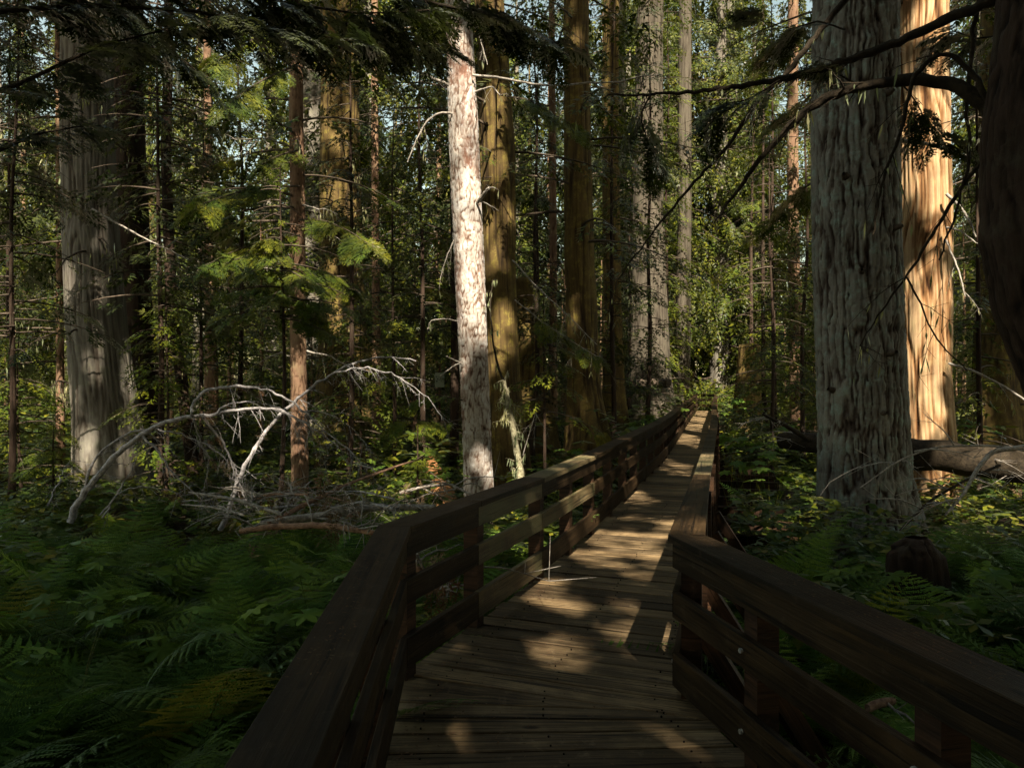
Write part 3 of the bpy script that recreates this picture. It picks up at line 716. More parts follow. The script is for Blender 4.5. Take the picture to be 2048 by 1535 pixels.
def dead_limbs(root, base, rel, n_, L=(.5, 1.6), mat=None, zr=(1.5, 8), lich=4, face=None):
    rel = np.array(rel)
    for k in range(n_):
        z = zr[0] + (zr[1] - zr[0]) * RS.random(); az = RS.random() * 2 * math.pi if face is None else face[0] + (face[1] - face[0]) * RS.random()
        cx_ = np.interp(z, rel[:, 2], rel[:, 0]); cy_ = np.interp(z, rel[:, 2], rel[:, 1]); r_ = np.interp(z, rel[:, 2], rel[:, 3])
        l = L[0] + (L[1] - L[0]) * RS.random(); d = np.array([math.cos(az), math.sin(az), 0]); t = np.linspace(0, 1, 8)[:, None]
        P = np.array([cx_, cy_, z]) + d * (r_ * .85 + l * t) + np.array([0, 0, 1]) * l * (.15 * RS.normal() * t - .35 * t ** 2) + np.cumsum(RS.normal(size=(8, 3)) * .02, 0)
        g_ = Geo(); g_.tube(P, [.014 + .008 * l, .004], 5, 0, cap=False)
        for q in range(7):
            i_ = RS.integers(2, 8); dd = d * .5 + RS.normal(size=3) * .5 + np.array([0, 0, -.45]); dd /= np.linalg.norm(dd); l2 = l * (.15 + .3 * RS.random())
            t2 = np.linspace(0, 1, 4)[:, None]; tw = P[i_] + dd * l2 * t2 + np.array([0, 0, -1]) * l2 * .2 * t2 ** 2; g_.tube(tw, [.005, .002], 3, 0, cap=False)
            if lich:
                m_ = lich; O = tw[RS.integers(0, 4, m_)]
                g_.leaves(O, np.tile([0, 0, -1.0], (m_, 1)) + RS.normal(size=(m_, 3)) * .12, RS.normal(size=(m_, 3)), .06 + .16 * RS.random(m_), .014 + .014 * RS.random(m_), 1)
        g_.build('dead_branch', [mat or M_DEADWOOD, M_LICHEN], root)

def knot(root, rel, az, z, r, mat):
    """a rounded broken branch stub on a trunk"""
    rel = np.array(rel); cx_ = np.interp(z, rel[:, 2], rel[:, 0]); cy_ = np.interp(z, rel[:, 2], rel[:, 1]); rr = np.interp(z, rel[:, 2], rel[:, 3])
    d = np.array([math.cos(az), math.sin(az), .15]); P = np.array([cx_, cy_, z]) + d * (rr * .8 + np.linspace(0, 1, 5)[:, None] * (rr * .25 + r * 1.6))
    g_ = Geo(); g_.tube(P, np.array([r * 1.7, r * 1.3, r, r * .8, r * .5]), 8, 0, rough=.5); g_.build('branch_stub', [mat], [c for c in root.children if c.name.startswith('trunk')][0])

CROWNS = {}
def add_crown(root, rel, z0, H, rmax, nb, ns, mat, seed, tpls=TPL_C, **kw):
    nb = int(nb * (.52 if z0 >= 8 else .72)); kw.setdefault('fat', 1.8)
    rel = np.array(rel); g_ = Geo(); r = np.random.default_rng(seed)
    sx = (rel[-1, 0] - rel[0, 0]) / (rel[-1, 2] - rel[0, 2] + 1e-6) * .5
    def cen(z):
        if z <= rel[-1, 2]: return (np.interp(z, rel[:, 2], rel[:, 0]), np.interp(z, rel[:, 2], rel[:, 1]))
        return (rel[-1, 0] + (z - rel[-1, 2]) * sx, rel[-1, 1])
    crown_geo(g_, H, rmax, nb, ns, tpls, r, cen=cen, z0=z0, **kw)
    bb = np.array(root.location); g_.cull(lambda P: shade_keep(P + bb, .03))
    return g_.build('crown', [mat, M_TWIG], root)

# 1 big furrowed trunk right
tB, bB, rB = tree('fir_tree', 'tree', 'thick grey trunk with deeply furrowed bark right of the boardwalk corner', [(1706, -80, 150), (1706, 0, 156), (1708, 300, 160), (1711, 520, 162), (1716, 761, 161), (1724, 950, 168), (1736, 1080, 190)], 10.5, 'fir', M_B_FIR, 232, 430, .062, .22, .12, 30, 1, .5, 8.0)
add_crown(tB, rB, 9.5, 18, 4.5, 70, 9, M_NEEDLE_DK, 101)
limb(tB, bB, [(1788, 280), (1840, 284), (1890, 298), (1945, 316)], 10.0, .030, .018, M_DEADWOOD, .3, 0, None, name='branch')
for az, z, r_ in ((-2.2, 5.3, .05), (-1.9, 4.0, .045), (-1.2, 6.4, .05), (-1.0, 4.6, .05), (-2.5, 6.6, .06), (-1.5, 2.1, .04), (-2.6, 2.4, .045), (-1.25, 2.9, .05)): knot(tB, rB, az, z, r_, M_TWIG)
for pxs, D_, n_ in (([(1640, 40), (1600, 55), (1560, 85), (1530, 120)], 12.0, 24), ([(1632, 360), (1600, 380), (1570, 410), (1545, 450)], 12.0, 16), ([(1632, 180), (1595, 215), (1560, 240)], 12.2, 16)):
    limb(tB, bB, pxs, 10.7, .018, .005, M_TWIG, D_ - 10.7, 3, M_NEEDLE_BR, leafn=n_, lsc=(.28, .55), tl=(.15, .4), down=.3)
# 2 bright cedar behind it
tC, bC, rC = tree('cedar_tree', 'tree', 'sunlit orange cedar trunk with long fibrous strips behind the furrowed grey trunk', [(1838, -80, 96), (1840, 0, 98), (1843, 400, 102), (1848, 761, 102), (1856, 950, 112), (1862, 1050, 124)], 13.2, 'cedar', M_B_CEDAR, 176, 320, .065, .25, .16, 30, 2, .5, 9.5)
add_crown(tC, rC, 8.5, 16, 4, 60, 8, M_NEEDLE, 102)
for pxs, r0, r1, lich in (([(1893, 388), (1920, 412), (1942, 448), (1952, 474)], .028, .014, 0), ([(1893, 455), (1920, 460), (1952, 486)], .022, .010, 0), ([(1892, 480), (1905, 510), (1920, 550), (1930, 592)], .018, .010, 12), ([(1897, 726), (1950, 742), (2000, 768), (2060, 806)], .024, .018, 10)):
    limb(tC, bC, pxs, 12.6, r0, r1, M_DEADWOOD, -.4, 3 if lich else 1, None, lich)
# 3 central pale hemlock
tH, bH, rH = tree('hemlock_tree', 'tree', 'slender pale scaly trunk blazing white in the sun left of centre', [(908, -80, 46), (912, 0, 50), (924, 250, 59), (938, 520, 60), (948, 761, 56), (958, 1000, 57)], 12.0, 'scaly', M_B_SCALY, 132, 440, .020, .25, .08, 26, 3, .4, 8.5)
add_crown(tH, rH, 9.3, 14, 3.4, 60, 8, M_NEEDLE, 103)
for pxs, r0, r1, tw in (([(898, 170), (850, 150), (800, 125), (760, 105), (722, 88)], .026, .010, 5), ([(905, 228), (880, 224), (855, 240), (835, 275), (822, 305), (815, 325)], .020, .007, 5),
                        ([(945, 150), (1000, 155), (1060, 168), (1120, 172), (1180, 165), (1240, 165), (1270, 153), (1325, 150)], .022, .008, 7), ([(950, 184), (985, 172), (1000, 190)], .018, .006, 2),
                        ([(955, 404), (966, 390), (978, 376)], .034, .022, 2), ([(915, 642), (885, 636), (862, 641)], .014, .006, 1), ([(925, 728), (905, 718), (893, 712)], .014, .006, 0), ([(925, 722), (902, 735), (880, 752)], .012, .006, 0),
                        ([(960, 120), (968, 90), (955, 60), (975, 130)], .012, .005, 2), ([(908, 480), (890, 520), (880, 560)], .012, .005, 6)):
    limb(tH, bH, pxs, 11.8, r0, r1, M_DEADWOOD, -.3, tw, None, 2, tl=(.12, .4))
limb(tH, bH, [(925, 838), (895, 845), (860, 842), (815, 838), (780, 850)], 11.6, .012, .004, M_TWIG, -.6, 2, M_NEEDLE_BR, leafn=16, lsc=(.25, .45))
limb(tH, bH, [(925, 800), (895, 792), (860, 790), (830, 800)], 11.7, .010, .004, M_TWIG, -.5, 2, M_NEEDLE_BR, leafn=10, lsc=(.2, .35))
# 4 cedar behind the centre hemlock
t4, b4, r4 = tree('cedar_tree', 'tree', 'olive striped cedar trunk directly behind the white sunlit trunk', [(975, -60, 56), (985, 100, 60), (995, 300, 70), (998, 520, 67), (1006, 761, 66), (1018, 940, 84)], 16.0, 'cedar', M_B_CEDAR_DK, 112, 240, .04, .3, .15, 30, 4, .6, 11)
add_crown(t4, r4, 7.2, 17, 4, 60, 8, M_NEEDLE, 104)
limb(t4, b4, [(1025, 520), (1075, 575), (1130, 625), (1195, 690)], 13.2, .014, .005, M_DEADWOOD, -1.2, 12, None, 8, tl=(.2, .6))
limb(t4, b4, [(1030, 600), (1080, 640), (1140, 680), (1205, 720)], 13.2, .012, .004, M_DEADWOOD, -1.2, 10, M_NEEDLE_BR, leafn=16, lsc=(.25, .5), tl=(.2, .6))
limb(t4, b4, [(1000, 190), (1060, 200), (1110, 230), (1160, 260)], 14.2, .014, .005, M_TWIG, -1.0, 4, M_NEEDLE_BR, leafn=26, lsc=(.3, .6), tl=(.2, .5))
# 5 left cedar
t5, b5, r5 = tree('cedar_tree', 'tree', 'broad grey cedar trunk with flared fluted base at the left edge of the picture', [(170, -60, 86), (173, 100, 88), (180, 400, 96), (195, 650, 106), (214, 830, 118), (236, 1000, 146)], 14.0, 'cedar', M_B_CEDAR_GR, 176, 320, .05, .16, .22, 32, 5, .7, 10)
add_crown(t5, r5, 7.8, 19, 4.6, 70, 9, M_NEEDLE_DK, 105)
dead_limbs(t5, b5, r5, 12, (.7, 1.8), M_TWIG, (2.2, 8.5), 4)
limb(t5, b5, [(185, 418), (240, 450), (300, 482), (350, 505), (380, 520)], 12.9, .020, .008, M_DEADWOOD, -.8, 3, None, 10)
t5b, b5b, r5b = tree('cedar_tree', 'tree', 'dark reddish trunk standing close behind the broad grey cedar at left', [(256, -60, 52), (258, 300, 56), (268, 600, 62), (284, 850, 80), (300, 1000, 110)], 15.8, 'cedar', M_B_BLACK, 96, 160, .03, .3, .2, 30, 6, .8, 11)
add_crown(t5b, r5b, 5, 16, 4, 50, 8, M_NEEDLE_DK, 106)
# 6 thin brown trunk
t6, b6, r6 = tree('hemlock_tree', 'tree', 'thin reddish brown scaly trunk rising through the young hemlock boughs', [(590, -40, 22), (592, 230, 27), (597, 500, 29), (600, 761, 31), (602, 1000, 33)], 13.0, 'scaly', M_B_BROWN, 88, 300, .016, .2, .1, 20, 7, .4, 9)
dead_limbs(t6, b6, r6, 14, (.4, 1.3), M_DEADWOOD, (1.5, 7.5), 5)
add_crown(t6, r6, 5.2, 14, 2.6, 60, 8, M_NEEDLE, 107, TPL_M)
for pxs, D_, n_ in (([(598, 372), (550, 372), (490, 380), (430, 398), (392, 412)], 10.4, 34), ([(600, 440), (650, 440), (700, 462), (735, 486)], 10.6, 26), ([(598, 470), (540, 480), (470, 500), (410, 530)], 10.2, 34), ([(600, 530), (640, 540), (690, 560), (720, 585)], 10.6, 18),
                    ([(594, 50), (540, 60), (480, 95), (425, 125)], 9.6, 30), ([(596, 130), (545, 150), (500, 175), (460, 205)], 9.6, 22), ([(598, 300), (560, 310), (520, 330)], 10.6, 12)):
    limb(t6, b6, pxs, 12.6, .020, .005, M_TWIG, D_ - 12.6, 3, M_NEEDLE_BR, leafn=n_, lsc=(.32, .62), tl=(.15, .4), down=.3)
# 7
t7, b7, r7 = tree('cedar_tree', 'tree', 'wide shadowy cedar trunk with ragged bark right of the thin brown trunk', [(678, -40, 70), (680, 200, 76), (682, 500, 82), (686, 720, 98), (690, 830, 118)], 22.0, 'cedar', M_B_CEDAR_DK, 96, 200, .05, .3, .3, 32, 8, .9, 15)
add_crown(t7, r7, 6, 16, 4.2, 60, 9, M_NEEDLE_DK, 108)
# 8
t8, b8, r8 = tree('cedar_tree', 'tree', 'fluted cedar trunk with sun patches at its foot beside the left railing', [(1152, -40, 46), (1158, 300, 52), (1162, 520, 58), (1168, 761, 62), (1178, 870, 84)], 17.0, 'cedar', M_B_CEDAR_DK, 104, 200, .045, .45, .35, 30, 9, .7, 12)
add_crown(t8, r8, 5.5, 16, 3.8, 55, 8, M_NEEDLE, 109)
# 9..
T_SM = [
 ('cedar_tree', 'dark trunk with mossy sunlit foot between the fluted cedar and the huge grey cedar', [(1222, -40, 30), (1222, 300, 33), (1224, 600, 36), (1228, 780, 44), (1230, 840, 56)], 23, 'cedar', M_B_CEDAR_DK, 72, 140, .03, .3, .2, 28, 10),
 ('hemlock_tree', 'pole thin dark trunk seen against the pale sky between two cedars at centre', [(1103, -40, 11), (1104, 300, 14), (1106, 600, 15), (1108, 850, 17)], 20, 'scaly', M_B_BROWN, 32, 100, .01, .2, .1, 22, 11),
 ('cedar_tree', 'huge pale grey cedar trunk far behind the bend of the left railing', [(1300, -20, 50), (1298, 300, 56), (1297, 520, 66), (1297, 761, 88), (1297, 800, 100)], 32, 'cedar', M_B_GREYDIM, 112, 200, .06, .3, .3, 36, 12),
 ('cedar_tree', 'tall pale trunk lit white near the top of the picture above the boardwalk end', [(1371, -40, 24), (1370, 200, 26), (1368, 500, 28), (1366, 780, 30)], 37, 'cedar', M_B_GREYDIM, 56, 120, .03, .2, .2, 34, 13),
 ('hemlock_tree', 'straight dark pole trunk just left of the furrowed grey trunk', [(1587, -40, 19), (1587, 300, 21), (1589, 600, 23), (1592, 800, 26)], 22, 'scaly', M_B_BROWN, 48, 100, .014, .2, .1, 26, 14),
 ('hemlock_tree', 'narrow dark trunk just left of the white sunlit trunk', [(905, -40, 13), (907, 300, 15), (909, 761, 18)], 18.5, 'scaly', M_B_BLACK, 40, 90, .012, .2, .1, 24, 16),
 ('hemlock_tree', 'narrow dark trunk right of the wide ragged cedar', [(751, -40, 12), (751, 300, 14), (753, 761, 17)], 20, 'scaly', M_B_BROWN, 40, 90, .012, .2, .1, 24, 17),
 ('cedar_tree', 'dark trunk with an orange lit hollow at its foot by the right edge', [(1998, -40, 66), (1998, 400, 72), (1998, 761, 80), (2000, 880, 110)], 17, 'cedar', M_B_CEDAR_DK, 72, 140, .04, .35, .3, 30, 18),
 ('hemlock_tree', 'narrow dark trunk with a glowing orange patch low down left of the thin brown trunk', [(416, -40, 14), (417, 300, 16), (419, 640, 19), (421, 730, 26)], 21, 'scaly', M_B_BROWN, 40, 90, .012, .2, .1, 24, 19),
 ('hemlock_tree', 'slim trunk with ochre lichen just left of the broad grey cedar', [(116, -40, 9), (118, 100, 10), (121, 500, 12), (124, 900, 16)], 16, 'scaly', M_B_BROWN, 32, 90, .01, .2, .1, 22, 20),
 ('hemlock_tree', 'slim dark trunk leaning behind the arching dead branches', [(338, -40, 16), (330, 300, 19), (345, 620, 21), (366, 761, 22), (384, 900, 24)], 15.5, 'scaly', M_B_BLACK, 40, 100, .012, .2, .1, 24, 21),
]
for k, (nm, lb, rows, D_, kd, mt, nth, nz_, dp, fl, lo, H_, sd) in enumerate(T_SM):
    r_, b_, rl = tree(nm, 'tree', lb, rows, D_, kd, mt, nth, nz_, dp, fl, lo, H_, sd)
    add_crown(r_, rl, .13 * H_ if D_ < 30 else .3 * H_, .82 * H_ if D_ < 30 else .65 * H_, 2.2 if nm[0] == 'h' else 3.2, 66, 8, (M_NEEDLE, M_NEEDLE_DK)[k % 2], 200 + k, hang=.4)
    if D_ < 24: dead_limbs(r_, b_, rl, 9, (.5, 1.4), M_TWIG, (1.5, 9), 5)

# far right dark leaning tree with the overhanging limbs
tR, bR, rR = tree('spruce_tree', 'tree', 'near black trunk bulging in at the right edge with long limbs reaching over the scene', [(2086, -80, 150), (2080, 0, 160), (2068, 250, 186), (2072, 480, 200), (2100, 620, 196), (2150, 740, 200), (2210, 900, 210), (2250, 1100, 220)], 4.8, 'fir', M_B_BLACK, 120, 280, .03, .2, .12, 18, 22, .4, 4.6)
LB = [([(2010, 290), (1985, 225), (1935, 182), (1900, 166), (1850, 160), (1790, 162), (1720, 172), (1660, 192), (1620, 215), (1580, 252), (1540, 295), (1500, 345), (1440, 430)], .058, .012, 5.0, .8, 9),
      ([(2060, -40), (1990, 0), (1930, 25), (1880, 45), (1820, 76), (1740, 106), (1660, 132), (1600, 150), (1520, 166), (1440, 178), (1360, 186), (1280, 190), (1215, 190)], .042, .007, 5.0, 1.2, 14),
      ([(1740, -60), (1690, 0), (1640, 62), (1600, 110), (1570, 155), (1520, 192), (1490, 240), (1450, 300), (1400, 352), (1350, 410), (1300, 470), (1235, 560)], .030, .006, 6.0, .8, 12),
      ([(1985, 225), (1950, 150), (1900, 103), (1865, 112), (1830, 150), (1812, 210), (1800, 270), (1775, 330), (1756, 400), (1745, 470)], .022, .006, 5.0, .3, 6),
      ([(2000, 300), (1960, 325), (1920, 382), (1880, 440), (1840, 512), (1790, 582), (1750, 640), (1720, 692)], .016, .005, 5.2, .6, 8),
      ([(1990, -40), (1952, 0), (1942, 120), (1932, 220), (1942, 300), (1908, 440), (1878, 520)], .020, .006, 5.2, .2, 6),
      ([(1812, 552), (1838, 606), (1880, 690), (1935, 742)], .008, .004, 5.4, .1, 3)]
for pxs, r0, r1, D_, dD, tw in LB:
    limb(tR, bR, pxs, D_, r0, r1, M_DARKLIMB, dD, tw, None, 3, name='limb', tl=(.12, .45), down=.25, wob=.018)
for pxs, n_ in (([(1720, 172), (1680, 150), (1640, 130), (1600, 150)], 10), ([(1800, 160), (1830, 200), (1850, 240), (1870, 270)], 10), ([(1690, 60), (1640, 40), (1580, 60), (1520, 40)], 8), ([(1560, 160), (1500, 200), (1440, 210), (1400, 250)], 12), ([(1300, 190), (1280, 230), (1300, 300), (1330, 340)], 8), ([(2020, 60), (1960, 80), (1900, 60), (1850, 90)], 10)):
    limb(tR, bR, pxs, 5.6, .008, .003, M_DARKLIMB, .3, 2, M_NEEDLE_DK, name='limb', leafn=n_, lsc=(.22, .42), tl=(.1, .3))
g_ = Geo(); crown_geo(g_, 9, 4.2, 70, 9, TPL_C, np.random.default_rng(300), cen=lambda z: (0.2, 0), z0=9.0, fat=1.5); g_.cull(lambda P: shade_keep(P + bR, .04)); g_.build('crown', [M_NEEDLE_DK, M_TWIG], tR)

# dark boughs hanging in at the top left, from a tree that stands left of the boardwalk
tL = empty('hemlock_tree', (-6.2, 4.0, gzs(-6.2, 4.0))); bL = np.array(tL.location)
tag(tL, 'shadowed hemlock left of the frame whose dark boughs hang across the top left', 'tree')
link('trunk', trunk_mesh('trunk', [(0, 0, -.1, .26), (0, 0, 12, .16)], 'scaly', M_B_BLACK, 40, 120, 12, 22, .02, .3, .1, 30), tL)
for pxs, D_, n_, tw in (([(-260, 60), (0, 20), (200, 10), (420, 25), (560, 60), (700, 80)], 6.2, 50, 8), ([(-200, -80), (200, -40), (500, -10), (700, 30), (860, 20)], 6.5, 60, 6), ([(-200, 250), (60, 160), (200, 90), (330, 60)], 6.0, 22, 8),
                        ([(120, -60), (280, 50), (380, 130), (440, 190)], 7.5, 26, 6), ([(-250, 420), (-60, 330), (60, 270), (180, 250)], 6.2, 14, 10), ([(500, -60), (640, 40), (760, 60), (880, 90)], 7.0, 36, 5), ([(700, -60), (860, 10), (1000, 30), (1120, 90)], 7.5, 40, 4)):
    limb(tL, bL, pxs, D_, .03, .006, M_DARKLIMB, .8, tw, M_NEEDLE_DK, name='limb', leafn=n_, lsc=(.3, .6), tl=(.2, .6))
g_ = Geo(); crown_geo(g_, 14, 4.0, 80, 9, TPL_C, np.random.default_rng(301), z0=6.5, fat=1.5); g_.cull(lambda P: shade_keep(P + bL, .04)); g_.build('crown', [M_NEEDLE_DK, M_TWIG], tL)

# young hemlocks with foliage to the ground, in the middle distance
def young(label, px, py_top, D, rmax, nb, seed, mat=M_NEEDLE_BR, tpls=TPL_M, ns=8, bare=.2, py_low=None, slen=(.35, .7), lean=0):
    p = at(px, HY, D); z0 = gzs(p[0], p[1]); zt = EYE - (py_top - HY) * D / F
    if D > 12.4: tpls = TPL_C
    root = empty('young_hemlock', (p[0], p[1], z0)); tag(root, label, 'young tree', 'young hemlocks in the understorey')
    H = zt - z0; zl = .25 if py_low is None else EYE - (py_low - HY) * D / F - z0
    me = trunk_mesh('trunk', [(0, 0, -.05, .0042 * H + .018), (lean, 0, H, .006)], 'scaly', M_B_BLACK, 16, 40, H, H, .004, .2, .1, seed, wav=.08); link('trunk', me, root)
    g_ = Geo(); crown_geo(g_, H - zl, rmax, int(nb * .85), ns if D < 12.4 else ns - 1, tpls, np.random.default_rng(seed), z0=zl, droop=.16, slen=slen, bare=bare, fat=1.95 if D > 12.4 else 1.3); bb = np.array(root.location); g_.cull(lambda P: shade_keep(P + bb, .02)); g_.build('crown', [mat, M_TWIG], root)
    return root
Y_LIST = [
 ('lit hemlock hanging light green boughs just right of the far boardwalk', 1530, -80, 25, 1.7, 80, 40, M_NEEDLE_BR, TPL_C, 9, .1, None, (.5, .9)),
 ('sunny hemlock farther along the right railing with pale green tips', 1505, -80, 34, 2.4, 80, 41, M_NEEDLE_BR, TPL_C, 9, .1, None, (.6, 1.1)),
 ('slim light green hemlock left of the far boardwalk bend', 1318, -80, 36, 2.2, 76, 42, M_NEEDLE_BR, TPL_C, 9, .1, None, (.6, 1.1)),
 ('dark hemlock spreading its boughs between the grey cedar and the bright young one', 320, -120, 12.8, 1.9, 80, 31, M_NEEDLE_DK, TPL_M, 8, .2, 620, (.4, .7)),
 ('dark hemlock screening the wide ragged cedar', 700, -60, 15.0, 1.6, 76, 32, M_NEEDLE_DK, TPL_M, 8, .2, None, (.4, .7)),
 ('dusky hemlock with drooping boughs close left of the white sunlit trunk', 845, -80, 15.5, 1.4, 66, 33, M_NEEDLE, TPL_M, 8, .25, 690, (.4, .7)),
 ('shadowed hemlock crowding the left picture edge beside the cedar', 30, -80, 11.5, 1.5, 64, 34, M_NEEDLE_DK, TPL_M, 8, .3, 700, (.4, .7)),
 ('hemlock with hanging boughs between the fluted cedar and the huge grey cedar', 1228, -80, 19, 1.6, 76, 35, M_NEEDLE, TPL_M, 8, .2, None, (.4, .8)),
 ('dusky hemlock in front of the huge pale grey cedar', 1298, -80, 24, 1.6, 80, 36, M_NEEDLE_DK, TPL_M, 8, .2, None, (.5, .9)),
 ('hemlock boughs right of the pale trunk above the boardwalk end', 1545, -80, 21, 2.0, 80, 37, M_NEEDLE_BR, TPL_M, 8, .2, None, (.5, .9)),
 ('tall dark hemlock behind the right edge trunk', 1960, -60, 14, 1.4, 60, 38, M_NEEDLE, TPL_M, 8, .25, None, (.4, .7)),
 ('hemlock with dim foliage right of the olive striped cedar', 1070, -80, 18.5, 1.5, 70, 39, M_NEEDLE_DK, TPL_M, 8, .2, None, (.4, .8)),
 ('bright young hemlock with layered boughs in front of the thin brown trunk', 560, 330, 10.2, 1.25, 46, 1, M_NEEDLE_BR, TPL_F, 8, .2, 640, (.3, .55)),
 ('small leafy hemlock glowing in the sun at the far left edge', 40, 660, 13.5, 1.5, 46, 2, M_NEEDLE_BR, TPL_M, 9, .2, None, (.3, .6)),
 ('dim young hemlock between the broad grey cedar and the thin brown trunk', 400, 240, 15.5, 1.9, 60, 3, M_NEEDLE, TPL_M, 8, .3, None, (.4, .8)),
 ('shaggy young hemlock at the upper left edge beside the slim lichened trunk', 20, -60, 15.5, 2.0, 70, 4, M_NEEDLE, TPL_M, 8, .3, None, (.4, .8)),
 ('feathery young hemlock right of the wide ragged cedar', 790, 180, 17.5, 1.7, 56, 5, M_NEEDLE, TPL_M, 8, .3, 690, (.4, .8)),
 ('tall young hemlock with drooping boughs behind the young bright one', 480, -100, 17.5, 2.4, 84, 6, M_NEEDLE, TPL_M, 9, .25, None, (.5, .9)),
 ('young hemlock with twiggy sprays just right of the olive cedar', 1095, 560, 13.2, 1.0, 30, 7, M_NEEDLE_BR, TPL_M, 6, .4, 830, (.25, .5)),
 ('young hemlock filling the gap between the pole trunk and fluted cedar', 1075, 60, 21, 2.0, 70, 8, M_NEEDLE, TPL_M, 8, .25, None, (.5, .9)),
 ('young hemlock draped with lichen left of the furrowed trunk', 1545, 250, 16.5, 1.7, 56, 9, M_NEEDLE, TPL_M, 8, .3, None, (.4, .8)),
 ('sunny young hemlock rising above the far end of the boardwalk', 1420, 250, 52, 3.4, 80, 10, M_NEEDLE_BR, TPL_M, 9, .15, None, (.5, 1.0)),
 ('young hemlock in the light right of the sunlit orange cedar', 1950, 520, 17.5, 1.6, 50, 11, M_NEEDLE_BR, TPL_M, 8, .2, None, (.4, .7)),
 ('low bushy hemlock at the foot of the wide ragged cedar', 720, 560, 18, 1.7, 50, 12, M_NEEDLE_BR, TPL_M, 8, .2, None, (.4, .7)),
 ('dark young hemlock right of the dark trunk with the mossy foot', 1262, 200, 27, 2.2, 70, 13, M_NEEDLE_DK, TPL_M, 8, .25, None, (.5, .9)),
 ('shadowy young hemlock behind the arching dead branches', 330, 560, 12.6, 1.2, 40, 14, M_NEEDLE_BR, TPL_M, 8, .25, None, (.3, .6)),
 ('small hemlock beside the orange rotten log', 845, 850, 10.2, .5, 16, 15, M_NEEDLE_BR, TPL_M, 7, .2, None, (.2, .35)),
 ('low young hemlock left of the broad grey cedar foot', 110, 850, 11.5, .8, 24, 16, M_NEEDLE_BR, TPL_M, 7, .2, None, (.25, .45)),
 ('tall lacy hemlock between the grey cedar and the pale top trunk', 1335, -60, 33, 2.6, 90, 17, M_NEEDLE_BR, TPL_M, 8, .25, None, (.5, 1.0)),
 ('leafy hemlock close behind the furrowed grey trunk on its left', 1610, 60, 19, 2.0, 66, 18, M_NEEDLE, TPL_M, 8, .25, None, (.5, .9)),
]
for a in Y_LIST: young(*a)

def zone(x, y):
    px = CX + x * F / y
    return ('behind the left grey cedar' if px < 380 else 'left of the white sunlit trunk' if px < 900 else 'left of the fluted cedar' if px < 1180
            else 'around the huge grey cedar' if px < 1350 else 'beyond the boardwalk end' if px < 1480 else 'left of the furrowed trunk' if px < 1640 else 'behind the furrowed trunk' if px < 1890 else 'by the right edge')
# ------------------------------------------------------------------ forest behind: conifers built from a few crowns and trunks
def proto_crown(seed, H, rmax, nb, ns, mat, prof, hang, droop=.18, zpow=1.0):
    g_ = Geo(); crown_geo(g_, H, rmax, nb, ns, TPL_C, np.random.default_rng(seed), prof=prof, hang=hang, droop=droop, slen=(.7, 1.3), zpow=zpow, fat=2.3, bare=.12)
    return g_.mesh('crown', [mat, M_TWIG])
PC = [proto_crown(400, 22, 3.9, 110, 12, M_NEEDLE, 'cone', .6, .24), proto_crown(401, 21, 4.2, 100, 13, M_NEEDLE_DK, 'oval', .7, .22), proto_crown(402, 24, 3.6, 110, 11, M_NEEDLE_BR, 'cone', .5, .20), proto_crown(403, 20, 4.4, 90, 14, M_NEEDLE, 'oval', .9, .25)]
PT = [trunk_mesh('trunk', [(0, 0, -.4, .34), (0, 0, 14, .24)], 'cedar', M_B_CEDAR_DK, 28, 90, 14, 27, .04, .4, .2, 50), trunk_mesh('trunk', [(0, 0, -.4, .22), (.1, 0, 14, .15)], 'scaly', M_B_BROWN, 24, 80, 14, 27, .02, .3, .1, 51), trunk_mesh('trunk', [(0, 0, -.4, .46), (-.1, 0, 14, .34)], 'cedar', M_B_CEDAR_GR, 36, 90, 14, 27, .05, .5, .3, 52)]
protos = []
for a in range(4):
    for b in range(3):
        if (a + b) % 2 and a != 3: continue
        protos.append((a, b))
first = {}
rb = np.random.default_rng(77)
spots = []
for _ in range(4000):
    D_ = 26 + 62 * rb.random() ** .9; x_ = (rb.random() * 2 - 1) * (.80 * D_ + 3)
    axis = .30 * D_ - 1
    if abs(x_ - axis) < (4.4 if D_ < 46 else 0): continue
    if all(math.hypot(x_ - p[0], D_ - p[1]) > 4.3 for p in spots): spots.append((x_, D_))
    if len(spots) >= 110: break
spots += [(10.8, 47.4), (13.6, 48.6), (12.0, 50.5), (15.5, 52), (9.6, 55), (17, 58.5), (13.4, 60), (8.3, 49.5), (19, 50), (11, 66), (15, 68), (21, 62), (5.5, 53)]
for k, (x_, y_) in enumerate(spots):
    key = protos[k % len(protos)]
    if key not in first:
        o = empty('background_conifer'); link('trunk', PT[key[1]], o); link('crown', PC[key[0]], o, (0, 0, 5.0)); first[key] = o
        tag(o, 'one of the many conifers crowding the forest far behind the boardwalk', 'tree', 'conifers in the forest behind')
    else: o = copy_tree(first[key])
    o['label'] = f"background conifer {'far back' if y_ > 58 else 'half way back'} {zone(x_, y_)}"
    o.location = (x_, y_, gzs(x_, y_)); o.rotation_euler = (0, 0, rb.random() * 6.28); s_ = .85 + .4 * rb.random() + (.35 if k >= len(spots) - 13 else 0); o.scale = (s_, s_, s_)
    o.children[0 if o.children[0].name.startswith('crown') else 1].location.z = (.6, 1.6, 3.0)[k % 3]
